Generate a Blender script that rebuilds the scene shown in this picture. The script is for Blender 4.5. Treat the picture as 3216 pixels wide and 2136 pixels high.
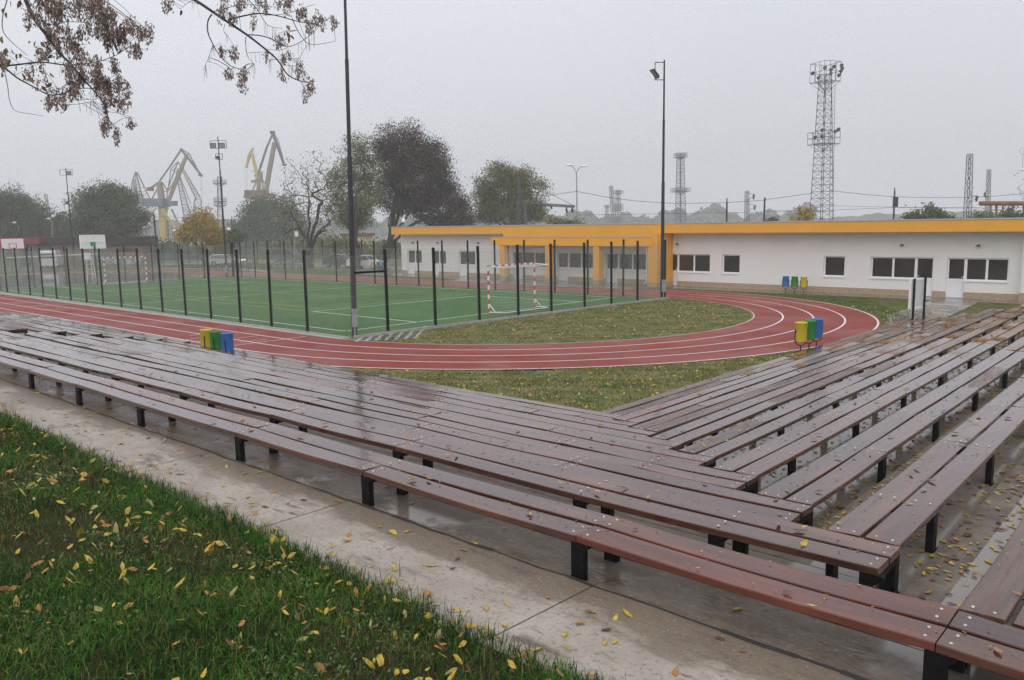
import bpy, math, random
import numpy as np
from mathutils import Vector, Matrix
random.seed(7); rng = np.random.default_rng(7)
for o in list(bpy.data.objects): bpy.data.objects.remove(o)
SC = bpy.context.scene; C = SC.collection
# ------------------------------------------------------------------ camera
W0, H0 = 3216, 2136
FPX, PITCH, ROLL, YAW, CH = 2474.9055, 0.136956, -0.01619, 0.83213, 3.52455
FW = np.array([math.sin(YAW)*math.cos(PITCH), math.cos(YAW)*math.cos(PITCH), -math.sin(PITCH)])
_r = np.array([math.cos(YAW), -math.sin(YAW), 0.0]); _u = np.cross(_r, FW)
RT = math.cos(ROLL)*_r + math.sin(ROLL)*_u
UP = -math.sin(ROLL)*_r + math.cos(ROLL)*_u
FH = np.array([math.sin(YAW), math.cos(YAW), 0.0])
cd = bpy.data.cameras.new('camera'); cam = bpy.data.objects.new('camera', cd); C.objects.link(cam)
cd.sensor_fit = 'HORIZONTAL'; cd.sensor_width = 36.0; cd.lens = FPX/W0*36.0
cd.clip_start = 0.05; cd.clip_end = 4000
M = Matrix.Identity(4)
for i in range(3):
    M[i][0] = RT[i]; M[i][1] = UP[i]; M[i][2] = -FW[i]
M[2][3] = CH
cam.matrix_world = M
SC.camera = cam
# ------------------------------------------------------------------ sky, sun, exposure
SUN_EL, SUN_ROT = math.radians(42), math.radians(238)
wd = bpy.data.worlds.new("World"); SC.world = wd; wd.use_nodes = True
nt = wd.node_tree; nt.nodes.clear()
def N(t, tree=None, **kw):
    n = (tree or nt).nodes.new(t)
    for k, v in kw.items(): setattr(n, k, v)
    return n
out = N('ShaderNodeOutputWorld'); bg = N('ShaderNodeBackground'); bg.inputs[1].default_value = 0.1
sky = N('ShaderNodeTexSky', sky_type='NISHITA', sun_disc=False, sun_elevation=SUN_EL, sun_rotation=SUN_ROT, dust_density=4.0)
hs = N('ShaderNodeHueSaturation'); hs.inputs['Saturation'].default_value = 0.12; hs.inputs['Value'].default_value = 1.0
nt.links.new(sky.outputs[0], hs.inputs['Color'])
tc = N('ShaderNodeTexCoord'); sep = N('ShaderNodeSeparateXYZ'); nt.links.new(tc.outputs['Generated'], sep.inputs[0])
rmp = N('ShaderNodeValToRGB'); cr = rmp.color_ramp
cr.elements[0].position = 0.0; cr.elements[0].color = (0.50, 0.512, 0.556, 1)
cr.elements[1].position = 1.0; cr.elements[1].color = (0.75, 0.76, 0.79, 1)
e = cr.elements.new(0.30); e.color = (0.65, 0.662, 0.715, 1)
noi = N('ShaderNodeTexNoise'); noi.inputs['Scale'].default_value = 1.6; noi.inputs['Detail'].default_value = 4
nt.links.new(tc.outputs['Generated'], noi.inputs['Vector'])
ma = N('ShaderNodeMath', operation='MULTIPLY_ADD'); ma.inputs[1].default_value = 0.20; ma.inputs[2].default_value = -0.10
nt.links.new(noi.outputs[0], ma.inputs[0])
ad = N('ShaderNodeMath', operation='ADD'); nt.links.new(sep.outputs['Z'], ad.inputs[0]); nt.links.new(ma.outputs[0], ad.inputs[1])
ax_ = N('ShaderNodeMath', operation='MULTIPLY_ADD'); ax_.inputs[1].default_value = -0.13; nt.links.new(sep.outputs['X'], ax_.inputs[0]); nt.links.new(ad.outputs[0], ax_.inputs[2])
ay_ = N('ShaderNodeMath', operation='MULTIPLY_ADD'); ay_.inputs[1].default_value = 0.09; nt.links.new(sep.outputs['Y'], ay_.inputs[0]); nt.links.new(ax_.outputs[0], ay_.inputs[2])
nt.links.new(ay_.outputs[0], rmp.inputs[0])
vm = N('ShaderNodeVectorMath', operation='SCALE'); vm.inputs['Scale'].default_value = 13.7
nt.links.new(rmp.outputs[0], vm.inputs[0])
mx = N('ShaderNodeMix', data_type='RGBA'); mx.inputs[0].default_value = 0.92
nt.links.new(hs.outputs[0], mx.inputs[6]); nt.links.new(vm.outputs[0], mx.inputs[7])
nt.links.new(mx.outputs[2], bg.inputs[0]); nt.links.new(bg.outputs[0], out.inputs[0])
sd = bpy.data.lights.new('sun', 'SUN'); sd.energy = 1.2; sd.angle = math.radians(60); sd.color = (1.0, 0.97, 0.93)
so = bpy.data.objects.new('sun', sd); C.objects.link(so)
sdir = Vector((math.cos(SUN_EL)*math.sin(SUN_ROT), math.cos(SUN_EL)*math.cos(SUN_ROT), math.sin(SUN_EL)))
so.rotation_euler = sdir.to_track_quat('Z', 'Y').to_euler(); so.location = (-20, -20, 60)
SC.view_settings.view_transform = 'Standard'; SC.view_settings.look = 'None'
SC.view_settings.exposure = 0.0; SC.view_settings.gamma = 1.0; SC.view_settings.use_curve_mapping = False
SC.cycles.max_bounces = 6; SC.cycles.volume_bounces = 2; SC.cycles.transparent_max_bounces = 8
SC.cycles.use_denoising = True
try: SC.cycles.denoising_prefilter = 'FAST'
except Exception: pass
# ------------------------------------------------------------------ photo geometry helpers
def ray(px, py): return FW*FPX + RT*(px-W0/2) - UP*(py-H0/2)
O3 = np.array([0, 0, CH])
def gp(px, py, z=0.0):                       # point of height z seen at a pixel
    d = ray(px, py); return O3 + d*((z-CH)/d[2])
def dp(px, py, D):                           # point at horizontal depth D seen at a pixel
    d = ray(px, py); return O3 + d*(D/float(d @ FH))
def depth(P): return float(np.asarray(P) @ FH)
def proj(P):
    P = np.asarray(P, float)-O3; d = P @ FW
    return np.stack([W0/2+FPX*(P @ RT)/d, H0/2-FPX*(P @ UP)/d, d], -1)
def z5(x, y): return (1600+x/2.937, 340+y/2.937)
def z6(x, y): return (2400+x/2.7034, 160+y/2.7034)
# ------------------------------------------------------------------ materials
MATS = {}
def mat(name, col, rough=0.7, var=0.25, scale=3.0, col2=None, bump=0.0, bscale=30.0, spec=0.5, metal=0.0, rvar=0.0,
        coords='Object', stretch=None, detail=5.0, rand=0.0, coat=0.0, coatr=0.08, trans=0.0, ramp=(0.35, 0.65), sub=0.0):
    if name in MATS: return MATS[name]
    m = bpy.data.materials.new(name); m.use_nodes = True; t = m.node_tree; b = t.nodes['Principled BSDF']
    b.inputs['Roughness'].default_value = rough; b.inputs['Metallic'].default_value = metal
    b.inputs['Specular IOR Level'].default_value = spec
    if coat: b.inputs['Coat Weight'].default_value = coat; b.inputs['Coat Roughness'].default_value = coatr
    tcn = N('ShaderNodeTexCoord', t); mp = N('ShaderNodeMapping', t); t.links.new(tcn.outputs[coords], mp.inputs[0])
    if stretch: mp.inputs['Scale'].default_value = stretch
    nz = N('ShaderNodeTexNoise', t); nz.inputs['Scale'].default_value = scale; nz.inputs['Detail'].default_value = detail
    nz.inputs['Roughness'].default_value = 0.62
    t.links.new(mp.outputs[0], nz.inputs['Vector'])
    c2 = col2 or tuple(max(0, c*(1-var)) for c in col)
    r = N('ShaderNodeValToRGB', t); r.color_ramp.elements[0].position = ramp[0]; r.color_ramp.elements[1].position = ramp[1]
    r.color_ramp.elements[0].color = (*c2, 1); r.color_ramp.elements[1].color = (*col, 1)
    t.links.new(nz.outputs[0], r.inputs[0]); last = r.outputs[0]
    if rand:
        oi = N('ShaderNodeObjectInfo', t); mm = N('ShaderNodeMapRange', t)
        mm.inputs['To Min'].default_value = 1-rand; mm.inputs['To Max'].default_value = 1+rand
        t.links.new(oi.outputs['Random'], mm.inputs[0]); h = N('ShaderNodeHueSaturation', t)
        t.links.new(mm.outputs[0], h.inputs['Value']); t.links.new(last, h.inputs['Color']); last = h.outputs[0]
    t.links.new(last, b.inputs['Base Color'])
    if rvar:
        nr = N('ShaderNodeTexNoise', t); nr.inputs['Scale'].default_value = scale*0.7; t.links.new(mp.outputs[0], nr.inputs['Vector'])
        rr = N('ShaderNodeMapRange', t); rr.inputs['From Min'].default_value = 0.35; rr.inputs['From Max'].default_value = 0.65
        rr.inputs['To Min'].default_value = max(0.02, rough-rvar); rr.inputs['To Max'].default_value = rough+rvar
        t.links.new(nr.outputs[0], rr.inputs[0]); t.links.new(rr.outputs[0], b.inputs['Roughness'])
    if bump:
        nb = N('ShaderNodeTexNoise', t); nb.inputs['Scale'].default_value = bscale; nb.inputs['Detail'].default_value = 4
        t.links.new(mp.outputs[0], nb.inputs['Vector'])
        bp = N('ShaderNodeBump', t); bp.inputs['Strength'].default_value = bump; bp.inputs['Distance'].default_value = 0.01
        t.links.new(nb.outputs[0], bp.inputs['Height']); t.links.new(bp.outputs[0], b.inputs['Normal'])
    if trans: b.inputs['Transmission Weight'].default_value = trans
    MATS[name] = m; return m
def nodes_of(m): return m.node_tree, m.node_tree.nodes['Principled BSDF']
def noise_mix(m, col, scale, lo, hi, stretch=None, rough=None, detail=6, coords='Object', grad=None):
    """lay a second patch colour (and gloss) over a material by noise"""
    t, b = nodes_of(m); src = b.inputs['Base Color'].links[0].from_socket
    tcn = N('ShaderNodeTexCoord', t); mp = N('ShaderNodeMapping', t); t.links.new(tcn.outputs[coords], mp.inputs[0])
    if stretch: mp.inputs['Scale'].default_value = stretch
    nz = N('ShaderNodeTexNoise', t); nz.inputs['Scale'].default_value = scale; nz.inputs['Detail'].default_value = detail; nz.inputs['Roughness'].default_value = 0.65
    t.links.new(mp.outputs[0], nz.inputs['Vector'])
    mr = N('ShaderNodeMapRange', t); mr.inputs['From Min'].default_value = lo; mr.inputs['From Max'].default_value = hi; mr.clamp = True
    t.links.new(nz.outputs[0], mr.inputs[0])
    if grad:
        sx = N('ShaderNodeSeparateXYZ', t); t.links.new(tcn.outputs[coords], sx.inputs[0]); g = N('ShaderNodeMapRange', t)
        g.inputs['From Min'].default_value, g.inputs['From Max'].default_value = grad[:2]; g.inputs['To Min'].default_value, g.inputs['To Max'].default_value = -grad[2]/2, grad[2]
        t.links.new(sx.outputs['X'], g.inputs[0]); aa = N('ShaderNodeMath', t, operation='ADD'); t.links.new(nz.outputs[0], aa.inputs[0]); t.links.new(g.outputs[0], aa.inputs[1]); t.links.new(aa.outputs[0], mr.inputs[0])
    x = N('ShaderNodeMix', t, data_type='RGBA'); t.links.new(mr.outputs[0], x.inputs[0]); t.links.new(src, x.inputs[6]); x.inputs[7].default_value = (*col, 1)
    t.links.new(x.outputs[2], b.inputs['Base Color'])
    bn = [n for n in t.nodes if n.type == 'BUMP']
    if rough is not None and rough < 0.12 and bn:
        q = N('ShaderNodeMapRange', t); q.inputs['To Min'].default_value = bn[0].inputs['Strength'].default_value; q.inputs['To Max'].default_value = 0.012
        t.links.new(mr.outputs[0], q.inputs[0]); t.links.new(q.outputs[0], bn[0].inputs['Strength'])
    if rough is not None:
        r0 = b.inputs['Roughness']; y = N('ShaderNodeMix', t, data_type='FLOAT'); t.links.new(mr.outputs[0], y.inputs[0])
        if r0.links: t.links.new(r0.links[0].from_socket, y.inputs[2])
        else: y.inputs[2].default_value = r0.default_value
        y.inputs[3].default_value = rough; t.links.new(y.outputs[0], r0)
    return m
m_plank = mat('wet_plank', (0.102, 0.034, 0.019), 0.10, scale=2.2, col2=(0.036, 0.015, 0.010), stretch=(0.6, 9, 9), rvar=0.06, bump=0.02, bscale=18, spec=0.2, rand=0.30, coat=0.65, coatr=0.16)
noise_mix(m_plank, (0.19, 0.066, 0.034), 1.1, 0.52, 0.74, stretch=(0.7, 4, 4), rough=0.20)
m_plank_red = mat('reddish_plank', (0.17, 0.047, 0.026), 0.12, scale=1.6, col2=(0.065, 0.023, 0.017), stretch=(0.6, 5, 5), rvar=0.06, bump=0.02, bscale=18, spec=0.2, rand=0.15, coat=0.5, coatr=0.25)
m_plank_old = mat('weathered_plank', (0.12, 0.062, 0.045), 0.26, scale=2.2, col2=(0.06, 0.036, 0.03), stretch=(0.6, 9, 9), rvar=0.12, bump=0.15, bscale=18, rand=0.3)
m_bolt = mat('bolt_zinc', (0.62, 0.58, 0.52), 0.4, metal=0.5, var=0.2)
m_blacksteel = mat('black_steel', (0.010, 0.010, 0.011), 0.45, var=0.4, scale=8, rvar=0.1, spec=0.12)
m_pole = mat('dark_pole_paint', (0.018, 0.020, 0.026), 0.4, var=0.3, scale=4)
m_walk = mat('walkway_concrete', (0.41, 0.365, 0.315), 0.6, scale=2.6, col2=(0.32, 0.275, 0.225), bump=0.7, bscale=38, rvar=0.15, detail=9, spec=0.4)
noise_mix(m_walk, (0.205, 0.16, 0.115), 1.15, 0.46, 0.56, stretch=(1.5, 0.55, 1), rough=0.34, detail=9, grad=(3.25, 3.75, 0.16))
noise_mix(m_walk, (0.13, 0.105, 0.085), 2.2, 0.58, 0.70, stretch=(2.5, 0.6, 1), detail=9)
noise_mix(m_walk, (0.15, 0.13, 0.11), 30, 0.54, 0.70)
noise_mix(m_walk, (0.52, 0.50, 0.47), 75, 0.60, 0.72)
noise_mix(m_walk, (0.12, 0.10, 0.08), 6, 0.60, 0.68, stretch=(3, .5, 1), detail=9)
m_tread = mat('wet_tread_concrete', (0.21, 0.165, 0.12), 0.30, scale=3.0, col2=(0.12, 0.088, 0.06), bump=0.9, bscale=16, rvar=0.12, detail=9, stretch=(2.2, 0.8, 1))
noise_mix(m_tread, (0.09, 0.07, 0.05), 8, 0.60, 0.72)
noise_mix(m_tread, (0.24, 0.21, 0.18), 0.75, 0.45, 0.51, rough=0.11, detail=9, grad=(4.0, 6.0, 0.20))
noise_mix(m_tread, (0.34, 0.30, 0.26), 34, 0.58, 0.66, stretch=(2.2, .7, 1))  # glints off the wet concrete painted in as pale stretched speckle
m_nose = mat('step_edge_concrete', (0.20, 0.155, 0.115), 0.5, scale=5, col2=(0.085, 0.065, 0.05), bump=0.5, bscale=40, detail=8)
m_seam = mat('dark_joint', (0.05, 0.047, 0.045), 0.6)
m_track = mat('red_track', (0.275, 0.038, 0.024), 0.48, scale=0.5, col2=(0.21, 0.029, 0.019), bump=0.3, bscale=160, rvar=0.12, detail=7, spec=0.16)
noise_mix(m_track, (0.17, 0.026, 0.026), 60, 0.52, 0.7, detail=3)
noise_mix(m_track, (0.36, 0.16, 0.15), 0.55, 0.64, 0.80, stretch=(1, .4, 1), detail=9)
m_line = mat('white_line_paint', (0.82, 0.76, 0.74), 0.6, var=0.12, scale=6)
m_turf = mat('green_turf', (0.090, 0.185, 0.060), 0.85, scale=0.25, col2=(0.048, 0.130, 0.038), bump=0.4, bscale=140, spec=0.08)
noise_mix(m_turf, (0.040, 0.100, 0.032), 45, 0.5, 0.7, detail=3)
m_fline = mat('field_line_white', (0.70, 0.80, 0.70), 0.8, var=0.25, scale=5)
m_yline = mat('field_line_yellow', (0.55, 0.50, 0.06), 0.8, var=0.3, scale=5)
m_grass = mat('lawn', (0.135, 0.15, 0.04), 0.9, scale=1.3, col2=(0.21, 0.165, 0.075), bump=0.6, bscale=90, spec=0.2, detail=9)
noise_mix(m_grass, (0.045, 0.095, 0.02), 1.9, 0.52, 0.66, detail=8)
noise_mix(m_grass, (0.25, 0.20, 0.13), 9, 0.60, 0.76, detail=5)
m_lawn2 = mat('fresh_lawn', (0.05, 0.095, 0.018), 0.9, scale=1.6, col2=(0.125, 0.12, 0.045), bump=0.6, bscale=90, spec=0.05, detail=9)
noise_mix(m_lawn2, (0.19, 0.155, 0.075), 2.2, 0.50, 0.64, detail=9)
noise_mix(m_lawn2, (0.03, 0.06, 0.012), 3.4, 0.55, 0.66, detail=9)
noise_mix(m_lawn2, (0.05, 0.095, 0.022), 12, 0.55, 0.7)
m_far = mat('far_ground', (0.13, 0.15, 0.075), 0.95, scale=0.05, col2=(0.20, 0.18, 0.14), detail=8, spec=0.1)
m_soil = mat('bank_soil', (0.030, 0.045, 0.012), 0.95, scale=4, col2=(0.035, 0.026, 0.014), bump=0.8, bscale=30, detail=8, spec=0.05)
m_kerb = mat('kerb_concrete', (0.42, 0.40, 0.37), 0.5, var=0.3, scale=4, rvar=0.15)
m_court = mat('wet_court', (0.12, 0.12, 0.115), 0.05, scale=0.15, col2=(0.085, 0.08, 0.078), rvar=0.035, spec=0.6)
m_path = mat('wet_paver', (0.21, 0.185, 0.165), 0.17, scale=0.9, col2=(0.13, 0.115, 0.105), rvar=0.13)
m_road = mat('wet_asphalt', (0.13, 0.13, 0.135), 0.3, scale=0.3, var=0.25, rvar=0.15)
m_wall = mat('white_render', (0.80, 0.775, 0.755), 0.85, var=0.04, scale=0.7, bump=0.12, bscale=80)
m_orange = mat('orange_render', (0.80, 0.385, 0.045), 0.8, var=0.06, scale=0.8, bump=0.1, bscale=80)
m_plinth = mat('tan_mosaic_plaster', (0.50, 0.37, 0.245), 0.75, scale=22, col2=(0.30, 0.215, 0.14), bump=0.4, bscale=60, detail=3)
m_upvc = mat('white_upvc', (0.84, 0.84, 0.85), 0.35, var=0.04)
m_glass = mat('dark_window_glass', (0.035, 0.028, 0.027), 0.06, var=0.4, scale=0.8, spec=0.7)
m_drip = mat('roof_edge_metal', (0.50, 0.50, 0.51), 0.4, var=0.1, metal=0.3)
m_roof = mat('grey_roof_felt', (0.18, 0.18, 0.18), 0.7)
m_lampblk = mat('wall_lamp_metal', (0.10, 0.085, 0.075), 0.4)
m_wire = mat('galvanised_wire', (0.36, 0.40, 0.35), 0.5, var=0.1, metal=0.2)
m_white = mat('white_paint', (0.82, 0.82, 0.80), 0.45, var=0.06)
m_red = mat('red_paint', (0.55, 0.035, 0.035), 0.45, var=0.15)
m_net = mat('net_cord', (0.62, 0.64, 0.60), 0.8, var=0.1)
m_by = mat('bin_yellow', (0.72, 0.56, 0.03), 0.4, var=0.12, scale=4)
m_bg = mat('bin_green', (0.035, 0.30, 0.05), 0.4, var=0.12, scale=4)
m_bb = mat('bin_blue', (0.05, 0.20, 0.60), 0.4, var=0.12, scale=4)
m_bark = mat('bark', (0.055, 0.043, 0.035), 0.9, var=0.5, scale=6, bump=0.6, bscale=20)
m_brick = mat('old_brick', (0.24, 0.13, 0.10), 0.85, var=0.35, scale=5)
m_darkroof = mat('dark_roof_boards', (0.035, 0.028, 0.028), 0.8, var=0.4, scale=3)
m_redpanel = mat('dark_red_panel', (0.20, 0.035, 0.03), 0.6, var=0.4, scale=2)
m_greywall = mat('grey_wall', (0.20, 0.19, 0.18), 0.85, var=0.35, scale=1.5)
m_green = mat('green_steel', (0.03, 0.26, 0.09), 0.45, var=0.15)
m_galv = mat('galvanised_steel', (0.33, 0.345, 0.36), 0.5, var=0.2, metal=0.2)
m_lattice = mat('weathered_lattice_steel', (0.10, 0.11, 0.125), 0.6, var=0.3)
m_craneg = mat('crane_buff_paint', (0.25, 0.215, 0.145), 0.6, var=0.2, scale=0.2)
m_craney = mat('crane_yellow_paint', (0.50, 0.39, 0.10), 0.55, var=0.15, scale=0.3)
m_cranedk = mat('crane_grey_paint', (0.14, 0.14, 0.125), 0.6, var=0.25, scale=0.3)
m_cranebl = mat('crane_blue_house', (0.13, 0.16, 0.22), 0.6, var=0.25, scale=0.3)
m_cranebr = mat('crane_brown_house', (0.20, 0.115, 0.085), 0.6, var=0.3, scale=0.3)
m_rust = mat('rusty_pipe', (0.26, 0.11, 0.06), 0.75, var=0.5, scale=0.8)
m_globe = mat('opal_globe', (0.86, 0.86, 0.85), 0.25, var=0.02)
m_lens = mat('floodlight_glass', (0.30, 0.33, 0.33), 0.15, var=0.2)
m_carw = mat('car_paint_white', (0.72, 0.73, 0.74), 0.25, var=0.04, coat=0.6)
m_card = mat('car_paint_dark', (0.045, 0.05, 0.055), 0.25, var=0.1, coat=0.6)
m_cars = mat('car_paint_silver', (0.42, 0.43, 0.44), 0.3, var=0.05, coat=0.6)
m_tyre = mat('tyre_rubber', (0.02, 0.02, 0.02), 0.8)
m_lit = bpy.data.materials.new('lit_headlight'); m_lit.use_nodes = True
m_lit.node_tree.nodes['Principled BSDF'].inputs['Emission Color'].default_value = (1, 0.75, 0.35, 1)
m_lit.node_tree.nodes['Principled BSDF'].inputs['Emission Strength'].default_value = 3.0
# fallen leaf colours
LEAFM = [mat('leaf_yellow', (0.60, 0.44, 0.025), 0.45, scale=30, col2=(0.30, 0.18, 0.03)), mat('leaf_lime', (0.36, 0.34, 0.07), 0.45, scale=30, col2=(0.24, 0.20, 0.05)),
         mat('leaf_orange', (0.44, 0.20, 0.03), 0.5, var=0.35, scale=40), mat('leaf_brown', (0.13, 0.055, 0.025), 0.5, var=0.4, scale=40)]
# ------------------------------------------------------------------ mesh helpers
class MB:
    def __init__(s): s.v = []; s.f = []; s.m = []; s.sm = []
    def add(s, vs, fs, mi=0, smooth=False):
        b = len(s.v); s.v.extend([tuple(map(float, q)) for q in vs])
        for f in fs: s.f.append(tuple(b+i for i in f)); s.m.append(mi); s.sm.append(smooth)
    def box(s, lo, hi, mi=0):
        (a, b, c), (d, e, f) = lo, hi
        s.add([(a,b,c),(d,b,c),(d,e,c),(a,e,c),(a,b,f),(d,b,f),(d,e,f),(a,e,f)],
              [(0,3,2,1),(4,5,6,7),(0,1,5,4),(1,2,6,5),(2,3,7,6),(3,0,4,7)], mi)
    def beam(s, a, b, w, h=None, mi=0, up=(0,0,1), w2=None, h2=None):
        a = np.asarray(a, float); b = np.asarray(b, float); h = h or w; w2 = w2 or w; h2 = h2 or (h if w2 == w else w2)
        d = b-a; L = np.linalg.norm(d)
        if L < 1e-6: return
        d /= L; u = np.asarray(up, float)
        if abs(d @ u) > 0.98: u = np.array([FH[0], FH[1], 0.0])
        x = np.cross(d, u); x /= np.linalg.norm(x); y = np.cross(x, d)
        vs = [a-x*w/2-y*h/2, a+x*w/2-y*h/2, a+x*w/2+y*h/2, a-x*w/2+y*h/2, b-x*w2/2-y*h2/2, b+x*w2/2-y*h2/2, b+x*w2/2+y*h2/2, b-x*w2/2+y*h2/2]
        s.add(vs, [(0,3,2,1),(4,5,6,7),(0,1,5,4),(1,2,6,5),(2,3,7,6),(3,0,4,7)], mi)
    def tube(s, pts, rad, n=8, mi=0, cap=True, smooth=True):
        pts = [np.asarray(p, float) for p in pts]; k = len(pts)
        rad = [rad]*k if np.isscalar(rad) else list(rad)
        vs = []; prev = None
        for i in range(k):
            d = pts[min(i+1, k-1)]-pts[max(i-1, 0)]; d = d/(np.linalg.norm(d)+1e-9)
            if prev is None:
                ref = np.array([0, 0, 1.0]) if abs(d[2]) < 0.9 else np.array([1.0, 0, 0])
            else: ref = prev
            x = ref-d*(ref @ d); x /= np.linalg.norm(x)+1e-9; prev = x; y = np.cross(d, x)
            for j in range(n):
                a = 2*math.pi*j/n; vs.append(pts[i]+(x*math.cos(a)+y*math.sin(a))*rad[i])
        fs = [(i*n+j, i*n+(j+1) % n, (i+1)*n+(j+1) % n, (i+1)*n+j) for i in range(k-1) for j in range(n)]
        s.add(vs, fs, mi, smooth)
        if cap: s.add(vs[:n], [tuple(range(n-1, -1, -1))], mi); s.add(vs[-n:], [tuple(range(n))], mi)
    def lathe(s, prof, c=(0,0,0), n=16, mi=0, smooth=True):
        vs = [(c[0]+r*math.cos(2*math.pi*j/n), c[1]+r*math.sin(2*math.pi*j/n), c[2]+z) for r, z in prof for j in range(n)]
        fs = [(i*n+j, i*n+(j+1) % n, (i+1)*n+(j+1) % n, (i+1)*n+j) for i in range(len(prof)-1) for j in range(n)]
        s.add(vs, fs, mi, smooth)
    def prism(s, poly, axis_o, ax, ay, az, d, mi=0):   # polygon (2-D) extruded by d along az
        o = np.asarray(axis_o, float); ax, ay, az = map(lambda q: np.asarray(q, float), (ax, ay, az)); n = len(poly)
        vs = [o+ax*p[0]+ay*p[1] for p in poly]+[o+ax*p[0]+ay*p[1]+az*d for p in poly]
        s.add(vs, [tuple(range(n-1, -1, -1)), tuple(range(n, 2*n))]+[(i, (i+1) % n, n+(i+1) % n, n+i) for i in range(n)], mi)
    def shift(s, d): s.v = [(x-d[0], y-d[1], z-d[2]) for x, y, z in s.v]
    def build(s, name, mats, parent=None, origin=None):
        if origin is not None: s.shift(origin)
        me = bpy.data.meshes.new(name); me.from_pydata(s.v, [], s.f)
        for m in (mats if isinstance(mats, (list, tuple)) else [mats]): me.materials.append(m)
        if s.f:
            me.polygons.foreach_set('material_index', s.m); me.polygons.foreach_set('use_smooth', s.sm)
        me.update(); o = bpy.data.objects.new(name, me); C.objects.link(o)
        if origin is not None: o.location = origin
        if parent is not None: o.parent = parent
        return o
def npmesh(name, V, F, mats, mi=None, parent=None, smooth=False):   # V (n,3); F list of equal-size faces (m,k)
    me = bpy.data.meshes.new(name); V = np.asarray(V, np.float32); F = np.asarray(F, np.int32); k = F.shape[1]
    me.vertices.add(len(V)); me.vertices.foreach_set('co', V.ravel()); me.loops.add(F.size); me.loops.foreach_set('vertex_index', F.ravel())
    me.polygons.add(len(F)); me.polygons.foreach_set('loop_start', np.arange(0, F.size, k, dtype=np.int32))
    for m in (mats if isinstance(mats, (list, tuple)) else [mats]): me.materials.append(m)
    if mi is not None: me.polygons.foreach_set('material_index', np.asarray(mi, np.int32))
    if smooth: me.polygons.foreach_set('use_smooth', np.ones(len(F), bool))
    me.update(calc_edges=True); o = bpy.data.objects.new(name, me); C.objects.link(o)
    if parent is not None: o.parent = parent
    return o
def tag(o, label=None, cat=None, group=None, kind=None):
    if label: o['label'] = label
    if cat: o['category'] = cat
    if group: o['group'] = group
    if kind: o['kind'] = kind
    return o
def thing(name, label, cat, loc=(0,0,0), rz=0.0, group=None):
    o = bpy.data.objects.new(name, None); C.objects.link(o); o.empty_display_size = 0.2
    o.location = tuple(map(float, loc)); o.rotation_euler = (0, 0, rz); return tag(o, label, cat, group)
def local(root, P):   # world -> translation-only local
    return np.asarray(P, float)-np.array(root.location)
def struct(o): o['kind'] = 'structure'; return o
def copy_tree(o, parent=None):
    c = o.copy(); C.objects.link(c); c.parent = parent
    for ch in [q for q in bpy.data.objects if q.parent == o]: copy_tree(ch, c)
    return c
def sheet(name, polys, m, z):
    b = MB()
    for p in polys: b.add([(x, y, z) for x, y in p], [tuple(range(len(p)))])
    return struct(b.build(name, m))
# ------------------------------------------------------------------ ground
R = 640
b = MB(); gx = [-R, -200, -60, 0, 60, 120, 250, R]
b.add([(x, y, -0.02) for y in gx for x in gx], [(i*8+j, i*8+j+1, (i+1)*8+j+1, (i+1)*8+j) for i in range(7) for j in range(7)])
struct(b.build('ground', m_far))
# track: stadium ring
TC, YA, YB = 25.6, 23.05, 78.5
R0, LW = 9.98, 1.115
def oval(r, n=64):
    P = [(TC+r*math.cos(a), YA+r*math.sin(a)) for a in np.linspace(math.pi, 2*math.pi, n)]
    P += [(TC+r*math.cos(a), YB+r*math.sin(a)) for a in np.linspace(0, math.pi, n)]
    return P
def ring(name, r1, r2, z, m):
    A, B = oval(r1), oval(r2); n = len(A); bb = MB()
    bb.add([(x, y, z) for x, y in A]+[(x, y, z) for x, y in B], [(i, n+i, n+(i+1) % n, (i+1) % n) for i in range(n)])
    return struct(bb.build(name, m))
bb = MB(); P = oval(R0-0.02); bb.add([(x, y, 0.004) for x, y in P], [tuple(range(len(P)))]); struct(bb.build('infield_lawn', m_grass))
sheet('near_lawn', [[(9.5, 6), (28.5, 6), (28.5, 12.6), (9.5, 12.6)], [(9.5, 12.6), (14.5, 12.6), (14.5, 40), (9.5, 40)]], m_grass, 0.0)
ring('running_track', R0, R0+4*LW+0.1, 0.010, m_track)
for k in range(5):
    r = R0+LW*k; ring('lane_line', r-0.03 if k else r, r+0.035, 0.015, m_line)
bb = MB()
for X, y0, y1 in [(12.0, 24.3, 24.36), (11.4, 24.9, 24.95), (12.6, 25.6, 25.65), (13.6, 24.1, 24.15), (14.1, 25.2, 25.25), (12.4, 26.4, 26.45), (13.4, 27.3, 27.35)]:
    bb.add([(X-0.5, y0, 0.019), (X+0.5, y0, 0.019), (X+0.5, y1, 0.019), (X-0.5, y1, 0.019)], [(0,1,2,3)])
bb.add([(10.9, 23.6, 0.018), (15.3, 23.6, 0.018), (15.3, 23.66, 0.018), (10.9, 23.66, 0.018)], [(0,1,2,3)])
struct(bb.build('track_mark', m_line))
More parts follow.
